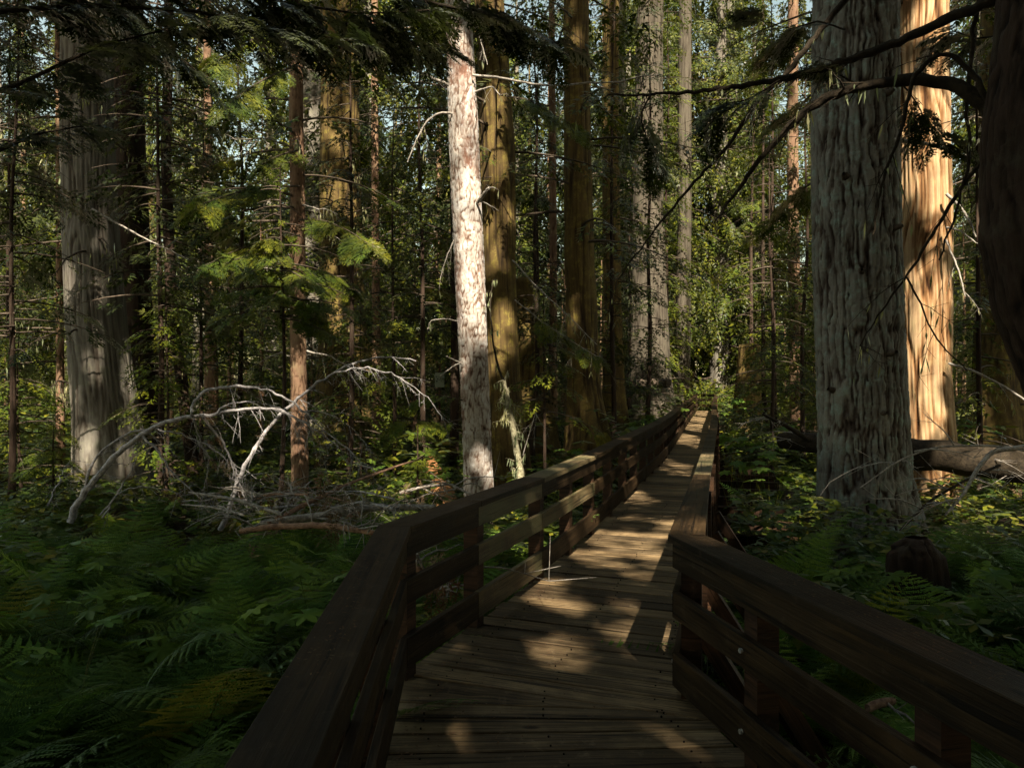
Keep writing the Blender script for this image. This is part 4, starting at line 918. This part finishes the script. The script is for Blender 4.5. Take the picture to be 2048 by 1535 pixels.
# low young growth behind
ym = []
for s_ in range(3):
    g_ = Geo(); crown_geo(g_, 5.2, 1.7, 46, 8, TPL_C, np.random.default_rng(500 + s_), z0=.15, droop=.15, slen=(.4, .9)); ym.append(g_.mesh('crown', [(M_NEEDLE, M_NEEDLE_BR, M_NEEDLE_DK)[s_], M_TWIG]))
yt = trunk_mesh('trunk', [(0, 0, -.1, .06), (0, 0, 5.2, .01)], 'scaly', M_B_BROWN, 12, 20, 5.2, 5.2, .004, .2, .1, 60)
ys = []; fy = {}
for _ in range(3000):
    D_ = 19 + 34 * rb.random(); x_ = (rb.random() * 2 - 1) * (.72 * D_ + 1)
    if abs(x_ - (.30 * D_ - 1)) < 3.3: continue
    if D_ < 22 and abs(CX + x_ * F / D_ - 880) < 2.2 * F / D_: continue
    if all(math.hypot(x_ - p[0], D_ - p[1]) > 2.3 for p in ys): ys.append((x_, D_))
    if len(ys) >= 105: break
for k, (x_, y_) in enumerate(ys):
    q = k % 3
    if q not in fy:
        o = empty('hemlock_sapling'); link('trunk', yt, o); link('crown', ym[q], o); fy[q] = o
        tag(o, 'one of the low hemlock saplings filling the understorey behind the big trunks', 'sapling', 'hemlock saplings in the understorey')
    else: o = copy_tree(fy[q])
    o['label'] = f"low hemlock sapling {'deep in' if y_ > 34 else 'in front in'} the understorey {zone(x_, y_)}"
    o.location = (x_, y_, gzs(x_, y_)); o.rotation_euler = (0, 0, rb.random() * 6.28); s_ = .6 + 1.1 * rb.random() ** 1.2; o.scale = (s_, s_, s_)

# ------------------------------------------------------------------ unseen trees added round the viewer so that their boughs shade the boardwalk
SH = [(2.8, -4), (-3.2, -5), (7, -3.5), (-7.5, -4), (11, -6), (0, -9), (5, -10), (-5, -11), (9.5, -13), (-11, -8), (15, -9), (1.5, -15), (-4, -17), (7, -18), (13, -17), (-10, -16), (13, 0), (17.5, 5), (9.5, 1.5), (18, -3), (4, -23), (-3, -24), (9, -8.5), (-.5, -12.5), (6, -14), (13, -10), (-2.8, 1.0), (4.6, .4), (8.2, -1.6), (12, 4.5), (2.4, -7.2), (-1.8, -8.8), (3.6, -2.0)]
rs = np.random.default_rng(900)
for k, (x_, y_) in enumerate(SH):
    best = None
    for t_ in range(120):
        c_ = np.array([x_ + (rs.random() - .5) * 2.4, y_ + (rs.random() - .5) * 2.4, 0.0])
        w_ = c_ - LIT[:NFIX, :3]; e_ = np.hypot(S[0], S[1]); perp = np.abs(w_[:, 0] * S[1] - w_[:, 1] * S[0]) / e_; al = (w_[:, 0] * S[0] + w_[:, 1] * S[1]) / e_
        n_hit = ((perp < .36) & (al > 0) & (LIT[:NFIX, 2] + al * S[2] / e_ < 22)).sum()
        if best is None or n_hit < best[0]: best = (n_hit, c_)
    x_, y_ = best[1][:2]
    z_ = gzs(x_, y_); o = empty('added_shade_conifer', (x_, y_, z_)); b_ = np.array([x_, y_, z_])
    tag(o, 'one of the unseen conifers added around the viewpoint whose boughs shade the boardwalk', 'tree', 'conifers around the viewpoint')
    link('trunk', PT[k % 3], o)
    g_ = Geo(); H_ = (33 if x_ < 3 else 27) + 5 * rs.random()
    crown_geo(g_, H_, 4.8, 110 if y_ < 0 else 76, 10, TPL_S, rs, z0=3.6 if y_ < -3 else 8.5, prof='oval', slen=(1.15, 1.7), hang=.3, bare=.1, fat=2.0)
    g_.cull(lambda P: shade_keep(P + b_, .05))  # leaves between the wanted sun patches and the sun are removed
    g_.build('crown', [M_NEEDLE_DK, M_TWIG], o)

# ------------------------------------------------------------------ undergrowth (nobody could count it)
def undergrowth(name, n_, dmin, dmax, lr, hr, seed, mat, lobed=False, half=.74):
    r = np.random.default_rng(seed); g_ = Geo()
    D_ = np.sqrt(dmin ** 2 + (dmax ** 2 - dmin ** 2) * r.random(n_)); X_ = (r.random(n_) * 2 - 1) * (half * D_ + .5)
    xl = np.interp(D_, [p[1] for p in LEFT[:16]], [p[0] for p in LEFT[:16]]) - .35; xr = np.interp(D_, [p[1] for p in RIGHT[:15]], [p[0] for p in RIGHT[:15]]) + .35
    ok = ((X_ < xl) | (X_ > xr)) | (D_ > 47); D_, X_ = D_[ok], X_[ok]
    dens = vn(X_ * .8 + 3, D_ * .8, X_ * 0); ok = dens > .25; D_, X_ = D_[ok], X_[ok]; n_ = len(D_)
    Z0 = gz(X_, D_); hmax = hr[0] + (hr[1] - hr[0]) * vn(X_ * .6 + 30, D_ * .6, X_ * 0) * 1.2
    Z_ = Z0 + hmax * (.25 + .75 * r.random(n_) ** .6)
    per = 5
    az = r.random(n_) * 6.28
    for q in range(per):
        a = az + q * 6.28 / per + r.normal(size=n_) * .2; L = lr[0] + (lr[1] - lr[0]) * r.random(n_); L = L * (1 + D_ / 40)
        Dr = np.stack([np.cos(a), np.sin(a), -.18 + r.normal(size=n_) * .2], 1); U = np.tile([0, 0, 1.0], (n_, 1)) + r.normal(size=(n_, 3)) * .25
        g_.leaves(np.stack([X_, D_, Z_], 1), Dr, U, L, L * .55, 0, .5)
    return tag(g_.build(name, [mat]), kind='stuff')
undergrowth('ground_cover', 34000, 5.0, 26, (.06, .14), (.2, .95), 1, M_UNDER)
undergrowth('shrub_cover', 14000, 14, 60, (.10, .22), (.4, 1.9), 2, M_UNDER)
undergrowth('herb_cover', 9000, 2.2, 9, (.03, .07), (.05, .35), 3, M_FERN, half=.9)

# ------------------------------------------------------------------ ferns
def frond_mesh(seed, L=.85):
    r = np.random.default_rng(seed); g_ = Geo(); n_ = 17
    t = np.linspace(0, 1, 24); bend = .55 + .2 * r.random()
    # arch: rises then leans over
    ang = np.radians(70) - t ** 1.4 * np.radians(52 + 30 * bend)
    dx = np.cos(ang) * L / 23; dz = np.sin(ang) * L / 23
    X = np.concatenate([[0], np.cumsum(dx)[:-1]]); Z = np.concatenate([[0], np.cumsum(dz)[:-1]]); Yw = .03 * np.sin(t * 3 + r.random() * 6)
    R_ = np.stack([X, Yw, Z], 1); g_.tube(R_, [.0035, .001], 3, 1, cap=False)
    T = np.gradient(R_, axis=0); T /= np.linalg.norm(T, axis=1, keepdims=True)
    for k in range(n_):
        u = .24 + .74 * (k / (n_ - 1)) ** .95
        o_ = np.array([np.interp(u, t, R_[:, q]) for q in range(3)]); tt = np.array([np.interp(u, t, T[:, q]) for q in range(3)])
        v = (u - .24) / .76
        pl = L * .31 * (min(1, .45 + v * 2.4)) * (1 - v) ** .75 + .008
        for sd in (-1, 1):
            side = np.array([0, sd, 0]); d = side * .93 + tt * .38 + np.array([0, 0, -.10]) ; d /= np.linalg.norm(d); d = d + r.normal(size=3) * .04
            nrm = np.cross(tt, side) * sd
            m_ = max(3, int(pl / .0115)); uu = (np.arange(m_) + .4) / m_
            P = o_ + d * (uu * pl)[:, None] + np.array([0, 0, -1]) * (.18 * pl * uu ** 2)[:, None]
            ll = pl * .13 * (1 - uu) ** .6 + .004
            e = np.cross(nrm, d); e /= np.linalg.norm(e)
            for s2 in (-1, 1):
                DD = np.tile(e * s2 * .85 + d * .5, (m_, 1)) + r.normal(size=(m_, 3)) * .06
                g_.leaves(P, DD, np.tile(nrm, (m_, 1)), ll, np.full(m_, pl / m_ * .85 + .001), 0, .4)
            g_.leaves(P[:1], d[None], nrm[None], [pl], [.004 + pl * .05], 0, .5)
    return g_.mesh('frond', [M_FERN, M_FERN])
FR = [frond_mesh(600 + s_, .9) for s_ in range(5)]
def fern(x, y, n_, s_, label, group, proto, cat='fern'):
    r = rf; z = gzs(x, y) + .03
    root = empty('fern', (x, y, z), r.random() * 6.28); tag(root, label, cat, group)
    a0 = r.random() * 6.28
    for k in range(n_):
        o = link('frond', FR[r.integers(0, 5)], root)
        tilt = r.normal() * .18; o.rotation_euler = (r.normal() * .15, tilt + .05, a0 + k * 6.28 / n_ + r.normal() * .25)
        q = s_ * (.75 + .4 * r.random()); o.scale = (q, q, q)
    return root
rf = np.random.default_rng(44)
pl_ = []
def try_spots(n_, gen, dist):
    c = 0; t = 0
    while c < n_ and t < 20000:
        t += 1; x, y = gen()
        if x is None: continue
        if all(math.hypot(x - p[0], y - p[1]) > dist for p in pl_): pl_.append((x, y)); c += 1; yield x, y
def lx(y): return np.interp(y, [p[1] for p in LEFT[:16]], [p[0] for p in LEFT[:16]])
def rx(y): return np.interp(y, [p[1] for p in RIGHT[:15]], [p[0] for p in RIGHT[:15]])
def gl():
    y = 1.6 + 6.6 * rf.random(); w = .76 * y + .6; x = lx(y) - .42 - (w + lx(y)) * rf.random()
    return (x, y) if x > -w else (None, None)
def gr():
    y = 2.2 + 5.6 * rf.random(); x = rx(y) + .5 + (.78 * y + .5 - rx(y)) * rf.random()
    return x, y
def gm():
    y = 7.5 + 6 * rf.random(); x = (rf.random() * 2 - 1) * .72 * y
    return (x, y) if (x < lx(y) - .5 or x > rx(y) + .5) else (None, None)
for x, y in try_spots(112, gl, .37): fern(x, y, int(rf.integers(5, 8)), 1.15 + .45 * rf.random(), f"green fern left of the railing, {'closest to the viewer' if y < 3.2 else 'mid bed' if y < 4.8 else 'at the back of the bed'}, {'against the railing' if x > lx(y) - 1 else 'towards the picture edge' if x < -.45 * y else 'in the middle'}", 'ferns left of the boardwalk', None)
for x, y in try_spots(60, gr, .38): fern(x, y, int(rf.integers(5, 8)), 1.1 + .4 * rf.random(), f"shaded fern {'just outside the right railing' if x < rx(y) + 1.1 else 'around the dark stump'} {'near the viewer' if y < 4.0 else 'in mid bed' if y < 6 else 'towards the furrowed trunk'}", 'ferns right of the boardwalk', None)
for x, y in try_spots(50, gm, .5): fern(x, y, int(rf.integers(4, 6)), .75 + .3 * rf.random(), f"small fern in the undergrowth {zone(x, y).replace('behind', 'near')}", 'ferns between the trunks', None)

# broad palmate leaves
def palm_leaf(seed, R0=.17):
    r = np.random.default_rng(seed); V = [(0, 0, 0)]; nl = 7; ths = []
    for k in range(nl):
        c = math.radians(-150 + 300 * k / (nl - 1)); ll = R0 * (1.0 - .32 * abs(k - 3) / 3) * (1 + .08 * r.normal())
        for da, rr in ((-17, .66), (-9, .80), (-6, .86), (0, 1.0), (6, .86), (9, .80), (17, .66)):
            V.append((math.cos(c + math.radians(da)) * ll * rr, math.sin(c + math.radians(da)) * ll * rr, 0))
        if k < nl - 1:
            c2 = c + math.radians(25); V.append((math.cos(c2) * ll * .5, math.sin(c2) * ll * .5, 0))
    V = np.array(V); rad = np.hypot(V[:, 0], V[:, 1]); V[:, 2] = -.9 * rad ** 2 + .012 * np.sin(np.arctan2(V[:, 1], V[:, 0]) * 7) * rad / R0
    n_ = len(V); T = [[0, k, k + 1] for k in range(1, n_ - 1)]
    return make_mesh('leaf', V, np.array(T), [M_BROAD], True)
PL = [palm_leaf(700 + s_) for s_ in range(4)]
def club(px, py, D, n_, s_, label):
    p = at(px, py, D); x, y = p[0], p[1]; z = gzs(x, y); H = max(.25, p[2] - z)
    root = empty('broadleaf_plant', (x, y, z)); tag(root, label, 'plant', 'broad leaved plants beside the boardwalk')
    g_ = Geo(); tips = []
    for k in range(n_):
        a = k * 2.4 + rf.random(); rr = s_ * (.12 + .3 * rf.random()); h = H * (.72 + .3 * rf.random())
        tip = np.array([math.cos(a) * rr, math.sin(a) * rr, h]); tips.append((tip, a)); t = np.linspace(0, 1, 5)[:, None]
        g_.tube(np.array([0, 0, 0]) + tip * np.hstack([t ** 2, t ** 2, t]), [.005, .002], 3, 0, cap=False)
    g_.build('stem', [M_UNDER], root)
    for tip, a in tips:
        o = link('leaf', PL[rf.integers(0, 4)], root, tip); o.rotation_euler = (rf.normal() * .22, .15 + rf.normal() * .2, a + rf.normal() * .3); q = s_ * (.8 + .5 * rf.random()); o.scale = (q, q, q)
for k, (px, py, D_, n_, s_) in enumerate([(60, 1085, 6.6, 6, 1.25), (180, 1110, 6.2, 5, 1.0), (265, 1100, 6.3, 5, 1.0), (160, 1160, 5.2, 4, .8), (545, 1085, 6.3, 4, .8), (640, 1140, 5.0, 6, .85), (580, 1170, 4.8, 5, .85), (100, 1190, 5.0, 4, .7), (330, 1210, 4.8, 4, .9), (140, 1250, 4.4, 4, .9),
                                       (1480, 845, 14.5, 7, 1.3), (1520, 850, 14, 6, 1.2), (1460, 880, 12.5, 6, 1.1), (1560, 870, 13, 6, 1.1), (1500, 900, 11.5, 6, 1.0), (1540, 935, 11, 6, .9), (1600, 1010, 9.5, 5, .8), (1500, 985, 9.5, 5, .8), (1680, 1110, 7.0, 6, .9), (1740, 1125, 6.6, 5, .9), (1620, 1100, 7.3, 5, .8),
                                       (1960, 1140, 6.0, 6, .9), (2020, 1130, 6.2, 5, 1.0), (1100, 920, 11.5, 6, .9), (1140, 900, 12.5, 6, 1.0), (1060, 935, 11.5, 5, .8), (1290, 820, 19, 7, 1.3), (1330, 815, 22, 7, 1.4), (1250, 850, 17, 6, 1.2), (1475, 800, 24, 7, 1.5), (1500, 790, 26, 7, 1.6), (780, 940, 10.5, 5, .8), (700, 900, 12, 6, .9), (890, 935, 11, 5, .8), (1900, 900, 14, 6, 1.1), (1960, 830, 16, 6, 1.2)]):
    side = 'left' if px < 1300 and px != 1290 else 'right'
    wh = ('at the left picture edge' if px < 130 else 'among the ferns below the arching dead branches' if px < 400 else 'beside the near left railing cap' if px < 700 and py > 1050 else 'by the deadfall left of the white trunk' if px < 900
          else 'between the olive cedar and the left railing' if px < 1200 else 'outside the bend of the left railing' if px < 1400 else 'just outside the right railing beyond its corner' if px < 1530 else 'left of the furrowed trunk foot' if px < 1640 else 'in front of the furrowed trunk foot' if px < 1800 else 'under the reddish fallen trunk at right')
    club(px, py, D_, n_, s_, f"{'large' if s_ >= 1.1 else 'small'} maple leaved plant {wh}")

# ------------------------------------------------------------------ arching dead branches on the left
D0 = 9.6
da = empty('fallen_dead_tree', at(300, 1060, D0)); tag(da, 'bare grey fallen tree whose limbs arch over the ferns at left', 'dead tree')
bD = np.array(da.location)
ARC = [([(140, 1045), (150, 1009), (205, 938), (273, 873), (328, 845), (383, 833), (431, 828), (478, 818), (547, 816), (585, 830), (640, 865), (690, 905)], .050, .010, 12),
       ([(383, 833), (384, 805), (398, 788), (430, 776), (480, 771), (530, 778), (575, 796), (610, 825), (650, 860), (700, 900), (735, 940)], .024, .008, 14),
       ([(440, 1060), (456, 1030), (470, 975), (495, 920), (530, 862), (575, 815), (620, 775), (680, 737), (740, 716), (790, 712), (832, 722)], .040, .010, 10),
       ([(163, 990), (178, 935), (212, 892), (258, 864), (305, 857), (360, 866), (420, 893), (470, 930)], .020, .007, 10),
       ([(405, 828), (430, 865), (458, 905), (472, 945), (484, 985), (505, 1020)], .020, .007, 8), ([(285, 870), (318, 903), (350, 952), (400, 996)], .018, .008, 5), ([(388, 838), (396, 870), (420, 920), (408, 985)], .014, .006, 8),
       ([(668, 745), (730, 733), (790, 748), (830, 775), (872, 810), (884, 840)], .014, .005, 8), ([(200, 1030), (240, 980), (300, 970), (360, 988), (420, 992)], .014, .006, 8), ([(205, 1035), (232, 990), (268, 935), (276, 900)], .014, .006, 5),
       ([(470, 960), (500, 945), (540, 950), (575, 965)], .010, .004, 8), ([(430, 828), (450, 808), (490, 802), (540, 808), (560, 815)], .014, .008, 3), ([(600, 822), (650, 822), (700, 850), (740, 900)], .010, .004, 8), ([(95, 1010), (110, 980), (125, 945), (140, 920)], .012, .004, 8),
       ([(365, 1003), (430, 996), (520, 998), (600, 1012)], .010, .006, 3), ([(545, 818), (600, 840), (640, 880), (650, 930)], .010, .004, 10), ([(480, 1060), (560, 1030), (600, 985), (622, 962)], .018, .008, 3)]
for pxs, r0, r1, tw in ARC:
    limb(da, bD, pxs, D0 - .3, r0 * .9, r1 * .9, M_DEADPALE, RS.random() * .8, int(tw * 2.4), M_DEADLEAF, name='limb', wob=.03, leafn=tw // 2, tpls=TPL_M, lsc=(.12, .28), tl=(.12, .42), down=.7)
# logs and poles lying beside the railing
def lying(label, rows, mat, twigs=4, name='fallen_branch', cat='fallen branch', deadleaf=0, sides=8, rough=.12, leafmat=None, tlen=1.0):
    """rows of (px,py,D,r)"""
    P = np.array([at(a, b, c) for a, b, c, _ in rows]); base = P[0].copy(); root = empty(name, base); tag(root, label, cat)
    Q = smooth_line(P - base, 22); n_ = len(Q); rad = np.interp(np.linspace(0, 1, n_), np.linspace(0, 1, len(rows)), [q[3] for q in rows])
    g_ = Geo(); Q[1:-1] += (RS.random((n_ - 2, 3)) - .5) * rad[1:-1, None] * .3
    th_sides = sides; g_.tube(Q, rad, th_sides, 0, rough=rough)
    for e, s_ in ((0, 1), (-1, -1)):                                # closed ends
        ctr = Q[e]; V = g_.V[0][:th_sides] if e == 0 else g_.V[0][-th_sides:]
        for q in range(0, th_sides, 2): g_.add([ctr, V[q], V[(q + 1) % th_sides], V[(q + 2) % th_sides]], [[0, 1, 2, 3]], 0)
    g_.build('stem', [mat], root)
    if twigs:
        g2 = Geo()
        for k in range(twigs):
            i_ = RS.integers(1, n_ - 1); d = RS.normal(size=3); d[2] = abs(d[2]) * .5 - .1; d /= np.linalg.norm(d); l = (.2 + .7 * RS.random()) * tlen
            t = np.linspace(0, 1, 6)[:, None]; tw = Q[i_] + d * l * t + np.array([0, 0, -1]) * l * .35 * t ** 2 + np.cumsum(RS.normal(size=(6, 3)) * .012, 0)
            g2.tube(tw, [.010, .003], 4, 0, cap=False)
            for q in range(4):
                dd = d + RS.normal(size=3) * .7; dd /= np.linalg.norm(dd); g2.tube(tw[RS.integers(1, 6)] + dd * l * .4 * np.linspace(0, 1, 3)[:, None], [.004, .0015], 3, 0, cap=False)
        if deadleaf: put_sprays(g2, Q[RS.integers(1, n_ - 1, deadleaf)] + RS.normal(size=(deadleaf, 3)) * .12, RS.normal(size=(deadleaf, 3)) + np.array([0, 0, -.5]), .12 + .2 * RS.random(deadleaf), TPL_M, .3, .1, 1)
        tag(g2.build('twig', [M_DEADWOOD, leafmat or M_DEADLEAF], root), kind='stuff')
    return root
lying('long straight bare pole sloping up from the ferns towards the white trunk', [(535, 1048, 7.6, .030), (610, 1008, 8.0, .026), (700, 966, 8.6, .02), (780, 936, 9.0, .015), (858, 912, 9.4, .008)], M_REDWOOD, 5)
lying('split reddish log lying on the ferns left of the railing bend', [(480, 1062, 7.0, .025), (560, 1052, 7.0, .032), (660, 1050, 6.9, .03), (760, 1068, 6.6, .022)], M_REDWOOD, 8, 'fallen_log', 'log', 14)
lying('peeled pale log lying behind the split reddish log', [(520, 1048, 7.6, .04), (620, 1034, 7.8, .045), (740, 1014, 8.0, .04), (870, 1014, 7.8, .03)], M_DEADWOOD, 8, 'fallen_log', 'log', 12)
lying('crooked grey branch curving over the orange rotten log', [(800, 985, 8.6, .02), (850, 972, 8.6, .018), (900, 968, 8.4, .016), (945, 990, 8.2, .012)], M_DEADWOOD, 8, deadleaf=12)
lying('orange rotten log lit by the sun left of the white trunk foot', [(905, 1040, 11.6, .22), (884, 985, 14.2, .21), (868, 945, 17.2, .19), (858, 918, 20, .16)], M_ROT, 6, 'rotten_log', 'log', 10, 12)
lying('reddish fallen trunk crossing behind the furrowed grey trunk at the right', [(1560, 880, 12.6, .13), (1640, 885, 12.2, .20), (1760, 895, 11.9, .24), (1900, 916, 11.6, .25), (2020, 930, 11.3, .27), (2200, 960, 10.8, .28)], M_DARKLIMB, 26, 'fallen_log', 'log', 30, 14)
lying('bent grey limb sloping down across the fallen trunk at right', [(2060, 893, 8.6, .03), (1985, 900, 8.5, .028), (1955, 935, 8.4, .024), (1930, 985, 8.3, .018), (1890, 1030, 8.2, .01)], M_DEADWOOD, 7)
lying('thin grey limb sweeping over the fallen trunk towards the furrowed trunk', [(2040, 895, 8.9, .014), (1950, 890, 8.9, .013), (1870, 893, 8.8, .012), (1800, 918, 8.7, .010), (1720, 975, 8.6, .006)], M_DEADWOOD, 5)
lying('dark limb slanting down to the stump below the fallen trunk', [(2000, 930, 8.8, .018), (1930, 960, 8.6, .017), (1860, 1000, 8.4, .015), (1800, 1060, 8.2, .010)], M_DARKLIMB, 8)
lying('short stiff limb poking left from the end of the fallen trunk', [(1620, 880, 12.2, .05), (1570, 850, 12.1, .035), (1525, 828, 12.0, .02)], M_DARKLIMB, 6)
lying('sawn grey log end resting above the ferns at the bend', [(1272, 768, 27, .16), (1305, 766, 27, .16), (1338, 766, 26.6, .16)], M_TWIG, 0, 'sawn_log', 'log', 0, 12)
lying('pale broken branch hanging in the ferns seen through the left railing', [(815, 1120, 5.2, .02), (840, 1140, 5.2, .022), (862, 1152, 5.2, .014)], M_REDWOOD, 8, deadleaf=6)
lying('root like tangle of pale twigs behind the lower left railing', [(850, 1185, 5.3, .012), (880, 1175, 5.4, .016), (905, 1185, 5.5, .010)], M_REDWOOD, 9, deadleaf=6, tlen=.42)
lying('brown stick lying in the ferns below the right railing', [(1735, 1415, 3.7, .02), (1760, 1405, 3.75, .022), (1785, 1400, 3.8, .02)], M_REDWOOD, 1)
for k in range(9):
    px_ = 470 + 330 * RS.random(); py_ = 985 + 60 * RS.random(); dx_ = (120 + 160 * RS.random()) * (1 if RS.random() < .7 and px_ < 600 else -1); dy_ = -50 + 70 * RS.random(); D_ = 7.4 + 1.6 * RS.random(); r_ = .008 + .014 * RS.random()
    o = lying('pale dead branch in the heap of deadfall left of the railing bend', [(px_, py_, D_, r_), (px_ + dx_ * .5, py_ + dy_ * .5 - 14 * RS.random(), D_ + .3, r_ * .9), (px_ + dx_, py_ + dy_, D_ + .5, r_ * .4)], (M_DEADPALE, M_REDWOOD, M_DEADWOOD)[k % 3], 7, deadleaf=4, tlen=.7)
    o['group'] = 'dead branches heaped left of the railing'
# lichen-covered snag
sn = empty('lichen_snag', at(1046, 1010, 11.2)); tag(sn, 'leaning dead sapling crusted with pale lichen right of the white trunk', 'dead tree'); bS = np.array(sn.location)
limb(sn, bS, [(1046, 1010), (1042, 950), (1030, 880), (1018, 810), (1008, 761)], 11.2, .07, .028, M_MOSSPALE, .2, 44, None, 18, name='stem', sides=10, tl=(.12, .3))
limb(sn, bS, [(1008, 761), (1000, 745), (988, 700), (980, 620), (985, 560)], 11.4, .022, .008, M_DARKLIMB, .2, 8, None, 8, tl=(.1, .3))
limb(sn, bS, [(1046, 880 + 30), (1075, 812), (1070, 850)], 11.2, .006, .004, M_DEADWOOD, 0, 3, None, 2)
# stumps
def stump(label, rows, D, mat, kind='cedar', fl=.5, mossy=False, moss_n=0):
    pts = stem_pts(rows, D); zg = gzs(pts[0][0], D) - .1; b = np.array([pts[0][0], D, zg]); root = empty('tree_stump', b); tag(root, label, 'stump')
    rel = [(p[0] - b[0], 0, p[2] - zg, p[3]) for p in pts]; rel.insert(0, (rel[0][0], 0, 0, rel[0][3] * 1.1))
    zt = rel[-1][2]; rel.append((rel[-1][0] + .03, 0, zt + .08, rel[-1][3] * .45))
    link('stump_wood', trunk_mesh('stump_wood', rel, kind, mat, 64, 60, zt + .08, zt + .08, .06, fl, .25, D), root)
    return root
stump('dark ragged stump in the ferns beside the furrowed trunk foot', [(1822, 1092, 66), (1826, 1110, 84), (1830, 1220, 96)], 6.6, M_B_BLACK)
stump('mossy leaning dead stump between the olive cedar and the fluted cedar', [(1050, 560, 44), (1062, 700, 58), (1072, 850, 80)], 19.5, M_B_CEDAR_DK)
stump('stout sunlit stump at the far end of the boardwalk', [(1434, 690, 34), (1436, 790, 54)], 50, M_B_CEDAR_GR)
stump('rounded mossy stump right of the far boardwalk', [(1500, 690, 40), (1500, 800, 58)], 30, M_B_CEDAR_DK)
stump('moss covered stump at the foot of the fluted cedar beside the railing', [(1205, 872, 26), (1222, 905, 40)], 15.2, M_MOSS)

# small notice board
sg = empty('notice_sign', at(879, 800, 21)); tag(sg, 'small pale green notice sign on a thin post left of the white trunk', 'sign')
g_ = Geo(); zg = gzs(*at(879, 800, 21)[:2]) - sg.location.z
g_.box8([(a * .03, b * .02 + .035, c) for c in (zg, 1.0) for a, b in ((-1, -1), (1, -1), (1, 1), (-1, 1))]); g_.build('post', [M_POST], sg)
m, n, o = mat_base('sign_green'); b = N(n, 'ShaderNodeBsdfPrincipled', Roughness=.5); b.inputs['Base Color'].default_value = (.24, .29, .22, 1); n.links.new(b.outputs[0], o.inputs[0]); M_SIGN = m
m, n, o = mat_base('sign_print'); b = N(n, 'ShaderNodeBsdfPrincipled', Roughness=.5); b.inputs['Base Color'].default_value = (.02, .025, .02, 1); n.links.new(b.outputs[0], o.inputs[0]); M_INK = m
def sgn_box(name, x0, x1, z0, z1, y0, y1, mat):
    g_ = Geo(); g_.box8([(a, b, c) for c in (z0, z1) for a, b in ((x0, y0), (x1, y0), (x1, y1), (x0, y1))]); return g_.build(name, [mat], sg)
k_ = 21 / F
sgn_box('panel', -9.5 * k_, 9.5 * k_, 26 * k_, 55 * k_, -.008, .006, M_SIGN)
for (x, y, w, h) in ((-6.5, 47, 1.3, 3), (0, 47.3, 9, .8), (-3.5, 42.5, 2.6, 2.4), (2.8, 43.5, 2.0, 2.4), (7, 42.8, 1.8, 3.4), (-5.3, 38, 3.2, 2.2), (-.5, 40.5, 1.6, 1.6), (3.2, 38.5, 1.8, 1.6), (3, 41.3, 3.2, .7)):
    sgn_box('pictogram', (x - w / 2) * k_, (x + w / 2) * k_, (y - h / 2) * k_, (y + h / 2) * k_, -.012, -.0085, M_INK)

# nail heads along the plank ends
g_ = Geo()
for k in range(len(bounds) - 1):
    (a, b), (d_, c) = bounds[k], bounds[k + 1]
    if b[1] > 10 or b[1] < 2: continue
    for u in (.13, .5, .87):
        u += RS.normal() * .012
        for v in (.22 + .1 * RS.random(), .68 + .12 * RS.random()):
            if RS.random() < .3: continue
            p = (a + (b - a) * u) * (1 - v) + (d_ + (c - d_) * u) * v + RS.normal(size=2) * .006
            g_.tube(np.array([[p[0], p[1], -.01], [p[0] + 1e-4, p[1], .0062]]), .0052, 6, 0)
tag(g_.build('nail_heads', [M_B_BLACK]), kind='stuff')
g_ = Geo(); r = np.random.default_rng(6)
for ln, sg, n_ in ((LEFT, 1, 500), (RIGHT, -1, 420)):
    P_ = np.array(ln[:6], float); q = 2.0 + (8 - 2.0) * r.random(n_) ** 1.2
    x_ = np.interp(q, P_[:, 1], P_[:, 0]) - sg * (.02 + .12 * r.random(n_)); dr = r.normal(size=(n_, 3)); dr[:, 2] = 0
    g_.leaves(np.stack([x_, q, np.full(n_, .896)], 1), dr, np.tile([0, 0, 1.0], (n_, 1)), .008 + .016 * r.random(n_), .002 + .003 * r.random(n_), 0)
tag(g_.build('cap_litter', [M_DEADLEAF]), kind='stuff')
# fallen needles and bark crumbs on the deck and caps
r = np.random.default_rng(5); g_ = Geo(); n_ = 4200
D_ = 2.2 + 10 * r.random(n_) ** 1.3; a_ = lx(D_); b_ = rx(D_); u = np.where(r.random(n_) < .7, r.random(n_) ** 2.5 * .5, r.random(n_)); X_ = a_ + .03 + (b_ - a_ - .06) * u
dr = r.normal(size=(n_, 3)); dr[:, 2] = 0
g_.leaves(np.stack([X_, D_, np.full(n_, .0065)], 1), dr, np.tile([0, 0, 1.0], (n_, 1)), .010 + .03 * r.random(n_) ** 2, .003 + .010 * r.random(n_) ** 3, 0)
tag(g_.build('needle_litter', [M_DEADLEAF]), kind='stuff')
